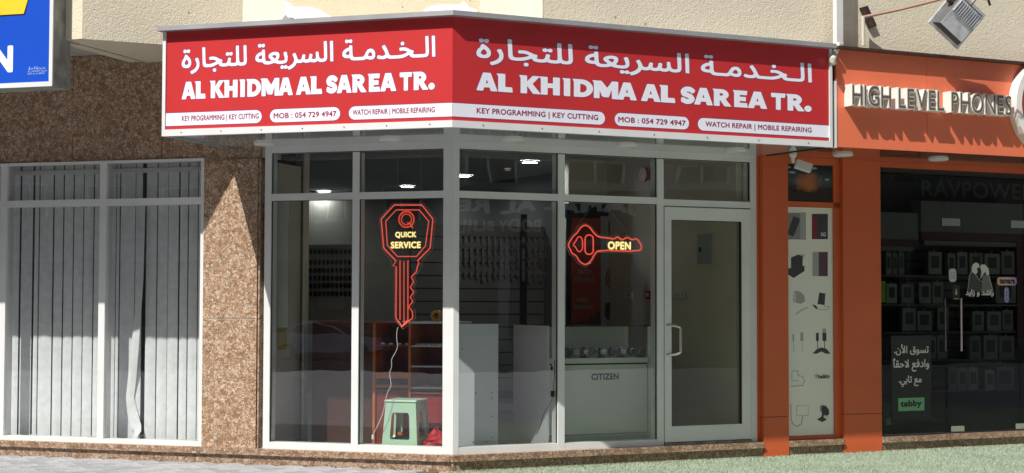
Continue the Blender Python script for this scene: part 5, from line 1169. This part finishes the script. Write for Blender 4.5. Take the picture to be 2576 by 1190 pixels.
neon('neon_sign', 'red neon key sign reading OPEN hanging in the right window', R, '7', .07, ok, [('tube', round_pts(ok, 1), .0085, neon_off, True), ('tube', slot, .008, neon_off, True), ('tube', round_pts(heart, 1), .007, neon_off, True)],
     [("OPEN", 388, 690, 535, 742)], okb, lambda g_: MB().tube([(g_((180, 610))[0], .08, g_((180, 610))[1]), (g_((305, 455))[0], .08, g_((305, 455))[1])], .0015, 4).tube([(g_((365, 440))[0], .08, g_((365, 440))[1]), (g_((535, 655))[0], .08, g_((535, 655))[1])], .0015, 4))
nc = T('power_cable', 'white wavy cable hanging from the neon key to the floor by the green stool', 'cable', L, (G4z(900, 500, .08)[0], .08, .17))
cpt = [(958, 225), (950, 250), (948, 300), (957, 350), (945, 385), (912, 440), (918, 480), (900, 530), (908, 570), (913, 612), (893, 645), (878, 690), (860, 790), (830, 860), (795, 930)]
nc.part('wire', MB().tube([(*[hit(L, Z('4', *p), .09)[0]], .09, hit(L, Z('4', *p), .09)[1]) for p in round_pts(cpt, 1, False)], .0032, 6), wplastic)
a = hit(L, Z('4', 792, 950), .09); nc.part('plug', MB().box(a[0] - .008, a[0] + .008, .08, .1, a[1] - .02, a[1] + .02), wplastic)
# lit ceiling lamps inside
for p, lab in (((815, 480), 'lit white ceiling lamp seen in the leftmost upper pane'), ((1025, 467), 'lit white ceiling lamp seen in the upper pane above the neon key'), ((1167, 440), 'lit white ceiling lamp just right of the corner post'), ((1333, 405), 'lit white ceiling lamp nearest the glass right of the corner')):
    downlight(WF, p, 2.969, lamp_on, lab, 'lit ceiling lamps inside the key shop', .105, 'ceiling_light')
downlight(WF, (1277, 424), 2.969, warm_on, 'tiny warm spotlight in the ceiling between two white lamps', None, .04, 'ceiling_light')
# ================================================================== DOWNPIPE, HOSE, FLOODLIGHT
dw = wR + .14
pu0_, pu1_2 = U(R, (2105, 60), -dw), U(R, (2121, 60), -dw); pzb = H(R, (2113, 108), -dw)
dpn = T('downpipe', 'square white downpipe running down the beige wall between the two signs', 'pipe', R, (pu0_, -dw, pzb))
dpn.part('pipe', MB().box(pu0_, pu1_2, -dw, -dw + .055, pzb, 7.4), wplastic)
dpn.part('outlet_edge', MB().box(pu0_ - .003, pu1_2 + .003, -dw - .003, -dw + .058, pzb - .012, pzb - .0005), wplastic)
dpn.part('pipe_clip', MB().box(pu0_ + .01, pu1_2 - .01, -dw + .056, -wR, 4.6, 4.63), trim)
hp3 = [Z('a1', 682, 330), Z('a1', 672, 360), Z('a1', 652, 410), Z('a1', 636, 450), Z('a1', 655, 480)]
hs = T('flexible_hose', 'ribbed cream hose curving from the downpipe into the red sign end', 'hose', R, (U(R, hp3[0], -dw), -dw, H(R, hp3[0], -dw)))
HP = []
for i, p in enumerate(hp3): yy = [-dw + .02, -dw - .05, -1.12, -1.23, -1.10][i]; a = hit(R, p, yy); HP.append(Vector((a[0], yy, a[1])))
fine = [HP[int(t)] .lerp(HP[min(int(t) + 1, 4)], t - int(t)) for t in np.linspace(0, 3.6, 40)]
hs.part('hose', MB().tube(fine, [.022 if i % 2 else .027 for i in range(40)], 10), M('cream_plastic', (.62, .60, .50), .5))
# floodlight
A1 = lambda x, y, yy: (lambda a: Vector((a[0], yy, a[1])))(hit(R, Z('a1', x, y), yy))
fl_ = T('floodlight', 'aluminium floodlight on a steel arm above the orange sign', 'floodlight', R, tuple(A1(890, 150, -wR - .1)))
rust = M('rusty_steel', (.09, .055, .045), .6, .4, var=.4, vs=20); pinkst = M('primed_steel', (.40, .24, .19), .5, .2)
pp_ = [A1(838, 60, -wR - .006), A1(888, 45, -wR - .006), A1(958, 195, -wR - .006), A1(905, 215, -wR - .006)]
fl_.part('wall_bracket', MB().plate([(p.x, p.z) for p in pp_], -wR - .03, -wR - .002), rust)
fl_.part('bracket_flange', MB().tube([A1(905, 130, -wR - .03), A1(895, 130, -.95)], .012, 8), rust)
yo = -1.02
fl_.part('post', MB().tube([A1(868, 340, yo), A1(866, 120, yo)], .017, 8), M('cream_steel', (.62, .56, .48), .5))
fl_.part('arm', MB().tube([A1(868, 128, yo), A1(1150, 68, -1.18), A1(1400, 5, -1.32), A1(1500, -25, -1.37)], .014, 8), pinkst)
# lamp body: tilted square box seen from behind, ribs on its back
cen = A1(1568, 140, -1.40); Rm = Matrix.Translation(cen) @ Matrix.Rotation(math.radians(34), 4, 'Y') @ Matrix.Rotation(math.radians(22), 4, 'X')
def tr(mb): mb.v = [tuple(Rm @ Vector(v)) for v in mb.v]; return mb
S_ = .195
al = M('cast_aluminium', (.62, .63, .64), .4, .3, var=.2, vs=14); al2 = M('dark_cast_aluminium', (.12, .12, .125), .5, .6)
fl_.part('lens_frame', tr(MB().box(-S_, S_, .0, .022, -S_, S_)), al)
fl_.part('lens_glass', tr(MB().box(-S_ + .02, S_ - .02, .0225, .026, -S_ + .02, S_ - .02)), M('lamp_glass', (.5, .5, .48), .1))
bd = MB(); s1, s2 = S_ - .025, S_ - .05
bd.v = [(sx * s, y, sz_ * s) for s, y in ((s1, -.0005), (s2, -.07)) for sx, sz_ in ((-1, -1), (1, -1), (1, 1), (-1, 1))]; bd.f = [(0, 1, 2, 3), (7, 6, 5, 4)] + [(i, 4 + i, 4 + (i + 1) % 4, (i + 1) % 4) for i in range(4)]
fl_.part('housing', tr(bd), al2)
fl_.part('housing_back', tr(MB().box(-s2 + .004, s2 - .004, -.078, -.0705, -s2 + .004, s2 - .004)), al)
for i in range(11): x_ = -s2 + .014 + i * (2 * s2 - .03) / 10; fl_.part('cooling_fin', tr(MB().box(x_, x_ + .006, -.096, -.0785, .01, s2 - .01)), al)
fl_.part('yoke', tr(MB().tube([(-S_ + .0, -.03, .05), (-S_ - .03, -.05, .12), (-S_ + .02, -.12, S_ + .05), (0, -.14, S_ + .10), (S_ * .5, -.12, S_ + .06)], .012, 8)), rust)
fl_.part('knob', tr(MB().cyl((-S_ - .02, -.035, .06), .022, .05, 'x', 12)), rust)
fl_.part('cable', tr(MB().tube([(-.02, -.08, s2 - .02), (-.05, -.14, S_ + .02), (.02, -.15, S_ + .06), (0, -.13, S_ + .2)], .005, 6)), black)
# anchor hole in the stucco and a metal tab on the red sign top
tb_ = T('metal_tab', 'small grey bent metal tab on top of the red sign', 'bracket', L, (U(L, (722, 45), -1.2), -1.2, ST + .038))
a = tb_.base; tb_.part('tab', MB().prism([(a.x - .03, -1.22), (a.x + .04, -1.22), (a.x + .05, -1.17), (a.x - .02, -1.16)], a.z + .001, a.z + .02), trim); tb_.part('fold', MB().plate([(a.x - .03, a.z + .0205), (a.x + .01, a.z + .0205), (a.x - .01, a.z + .045)], -1.21, -1.20), trim)
# ================================================================== ACROSS THE STREET (seen in the glass)
def refl(fr, px, py, dist):
    d = ray(px, py); o = Vector((0, 0, CAMH)); t = (fr.O + fr.I * .008 - o).dot(fr.I) / d.dot(fr.I); P = o + d * t; r = d - 2 * d.dot(fr.I) * fr.I; r.normalize(); return P, P + r * dist
fac = [M('tan_facade', (.30, .25, .19), .85), M('grey_facade', (.26, .25, .24), .85), M('sand_facade', (.34, .29, .22), .85)]
def opposite(label, c, facing, width, height, mat, depth=14):
    """facing: unit vector from the block towards the shops"""
    f = Vector((facing.x, facing.y, 0)).normalized(); an = math.atan2(f.x, -f.y); fr = Frame((c.x, c.y, 0), an)     # fr.I points away from us, x to the right
    t_ = T('apartment_building', label, 'building', fr, (0, 0, 0)); t_.part('wall', MB().box(-width / 2, width / 2, 0, depth, RD, height), mat)
    t_.part('parapet', MB().box(-width / 2 - .1, width / 2 + .1, -.15, .3, height, height + .9), mat)
    fl_n = int((height - 4.6) / 3.3); w = MB(); 
    fm = None; pm = None
    for j in range(fl_n):
        for i in range(int(width / 3.2)):
            x = -width / 2 + 1.6 + i * 3.2; z = 5.6 + j * 3.3
            if fm is None:
                wf_ = t_.part('window', MB().box(-.8, .8, -.05, -.002, -.75, .75).box(-.8, .8, -.12, -.051, -.82, -.75), wplastic); fm = wf_
                pn = t_.part('pane', MB().box(-.72, -.03, -.056, -.0505, -.68, .68).box(.03, .72, -.056, -.0505, -.68, .68), M('dark_window_glass', (.02, .025, .03), .05), wf_); pm = pn
                wf_.location = (x, 0, z)
            else:
                o1 = fm.copy(); COL.objects.link(o1); o1.parent = t_.o; o1.location = (x, 0, z); o2 = pm.copy(); COL.objects.link(o2); o2.parent = o1
    t_.part('shop_window', MB().box(-width / 2 + 1, width / 2 - 1, -.03, -.002, .4, 3.1), MATS['dark_window_glass'])
    for i in range(int(width / 4)): t_.part('pier', MB().box(-width / 2 + 1 + i * 4, -width / 2 + 1.35 + i * 4, -.25, -.031, 0, 3.3), mat)
    t_.part('canopy', MB().box(-width / 2, width / 2, -1.0, -.003, 4.75, 4.95), mat)
    return t_, fr
P1, Q1 = refl(L, 850, 700, 56); oppA, fA = opposite('tan apartment block across the street reflected in the left panes', Q1, P1 - Q1, 60, 41, fac[0])
P2, Q2 = refl(R, 1450, 700, 34); oppB, fB = opposite('grey apartment block across the street reflected in the right panes', Q2, P2 - Q2, 30, 24, fac[1])
mid = Vector((-4, -44, 0)); oppC, fC = opposite('sand coloured apartment block between the other two across the street', mid, Vector((0, 1, 0)), 56, 34, fac[2])
# the signs on block B
def onB(px, py, off=-.25):
    P, Q = refl(R, px, py, 10); d = (Q - P).normalized(); o = fB.O + fB.I * off; t = (o - P).dot(fB.I) / d.dot(fB.I); X = P + d * t; return ((X - fB.O).dot(fB.U), X.z)
a = onB(1600, 540); b = onB(1155, 540); ztp, zbt = onB(1350, 503)[1], onB(1350, 545)[1]
z2t, z2b = onB(1280, 552)[1], onB(1280, 583)[1]
print('street sign', a, b, ztp, zbt, z2t, z2b)
sgn = T('shop_sign', 'dark shop sign with pale letters across the street, mirrored in the right panes', 'shop sign', fB, (0, -.2, 3.1))
sgn.part('board', MB().box(min(a[0], b[0]) - 3, max(a[0], b[0]) + 1, -.2, -.032, 3.3, max(ztp + .2, 4.7)), M('dark_sign_board', (.03, .03, .032), .6))
sw_ = M('pale_sign_letters', (.75, .75, .70), .6, emit=0.); sy_ = M('cream_sign_letters', (.62, .56, .34), .6, emit=0.)
lo, hi = min(a[0], b[0]), max(a[0], b[0])
sgn.part('lettering', text_mb("JAMAL AL REEF", lo, hi + 1.0, zbt, ztp, -.215, .05), sw_)
a2_, b2_ = onB(1365, 570)[0], onB(1158, 570)[0]; lo2, hi2 = min(a2_, b2_), max(a2_, b2_); sgn.part('lettering', text_mb("BODY BUILDING", lo2, lo2 + (hi2 - lo2) * 1.5, z2b, z2t, -.215, .04), sy_)
# parked white car reflected in the left panes
Pc, Qc_ = refl(L, 830, 870, 46); dirc = (Qc_ - Pc); dirc.z = 0; dirc.normalize(); ang = math.atan2(dirc.y, dirc.x) - math.pi / 2
cf = Frame((Qc_.x, Qc_.y, RD), ang + math.radians(18))
car = T('parked_car', 'white saloon car parked across the street, mirrored in the leftmost pane', 'car', cf, (0, 0, 0))
cw = M('white_car_paint', (.88, .89, .90), .15, coat=1.); cg = M('car_glass', (.015, .017, .02), .05)
prof = [(-2.3, .35), (-2.35, .65), (-2.25, .85), (-1.5, .95), (-.9, 1.0), (-.3, 1.32), (.3, 1.43), (.9, 1.40), (1.7, 1.10), (2.2, 1.05), (2.32, .8), (2.3, .4), (1.9, .28), (-1.9, .28)]
ws_ = [.82, .86, .88, .88, .86, .66, .62, .62, .78, .84, .86, .84, .84, .84]
bd = MB(); n_ = len(prof)
bd.v = [(x, -w_, z) for (x, z), w_ in zip(prof, ws_)] + [(x, w_, z) for (x, z), w_ in zip(prof, ws_)]
lowi = [0, 1, 2, 3, 4, 8, 9, 10, 11, 12, 13]; upi = [4, 5, 6, 7, 8]
for off, rev in ((0, 0), (n_, 1)):
    for idx in (lowi, upi): f = [off + i for i in idx]; bd.f.append(tuple(reversed(f)) if rev else tuple(f))
for i in range(n_): bd.f.append((i, (i + 1) % n_, n_ + (i + 1) % n_, n_ + i))
cb = car.part('body', bd, cw)
for s in (-1, 1):
    gq = MB(); pts_ = [(-.75, 1.02, .862), (-.27, 1.28, .69), (.3, 1.37, .645), (.85, 1.34, .65), (1.5, 1.12, .775), (1.3, 1.03, .835)]; gq.poly([(x, s * (w_ + .006), z) for x, z, w_ in pts_]); car.part('side_window', gq, cg)
car.part('windscreen', MB().poly([(-.93, -.74, 1.01), (-.36, -.58, 1.31), (-.36, .58, 1.31), (-.93, .74, 1.01)]), cg); car.part('rear_window', MB().poly([(.98, -.56, 1.385), (1.62, -.68, 1.15), (1.62, .68, 1.15), (.98, .56, 1.385)]), cg)
for x_ in (-1.42, 1.42):
    for s in (-1, 1):
        wh = car.part('wheel', MB().cyl((x_, s * .86 - .11, .32), .32, .22, 'y', 24), black); car.part('rim', MB().cyl((x_, s * .975 - .005, .32), .20, .01, 'y', 16), steel, wh)
for s in (-1, 1): car.part('tail_light', MB().box(2.26, 2.335, s * .8 - .06, s * .8 + .06, .78, .92), M('tail_red', (.4, .01, .01), .2)); car.part('headlight', MB().box(-2.37, -2.28, s * .72 - .1, s * .72 + .1, .62, .74), M('lamp_clear', (.6, .6, .62), .1))
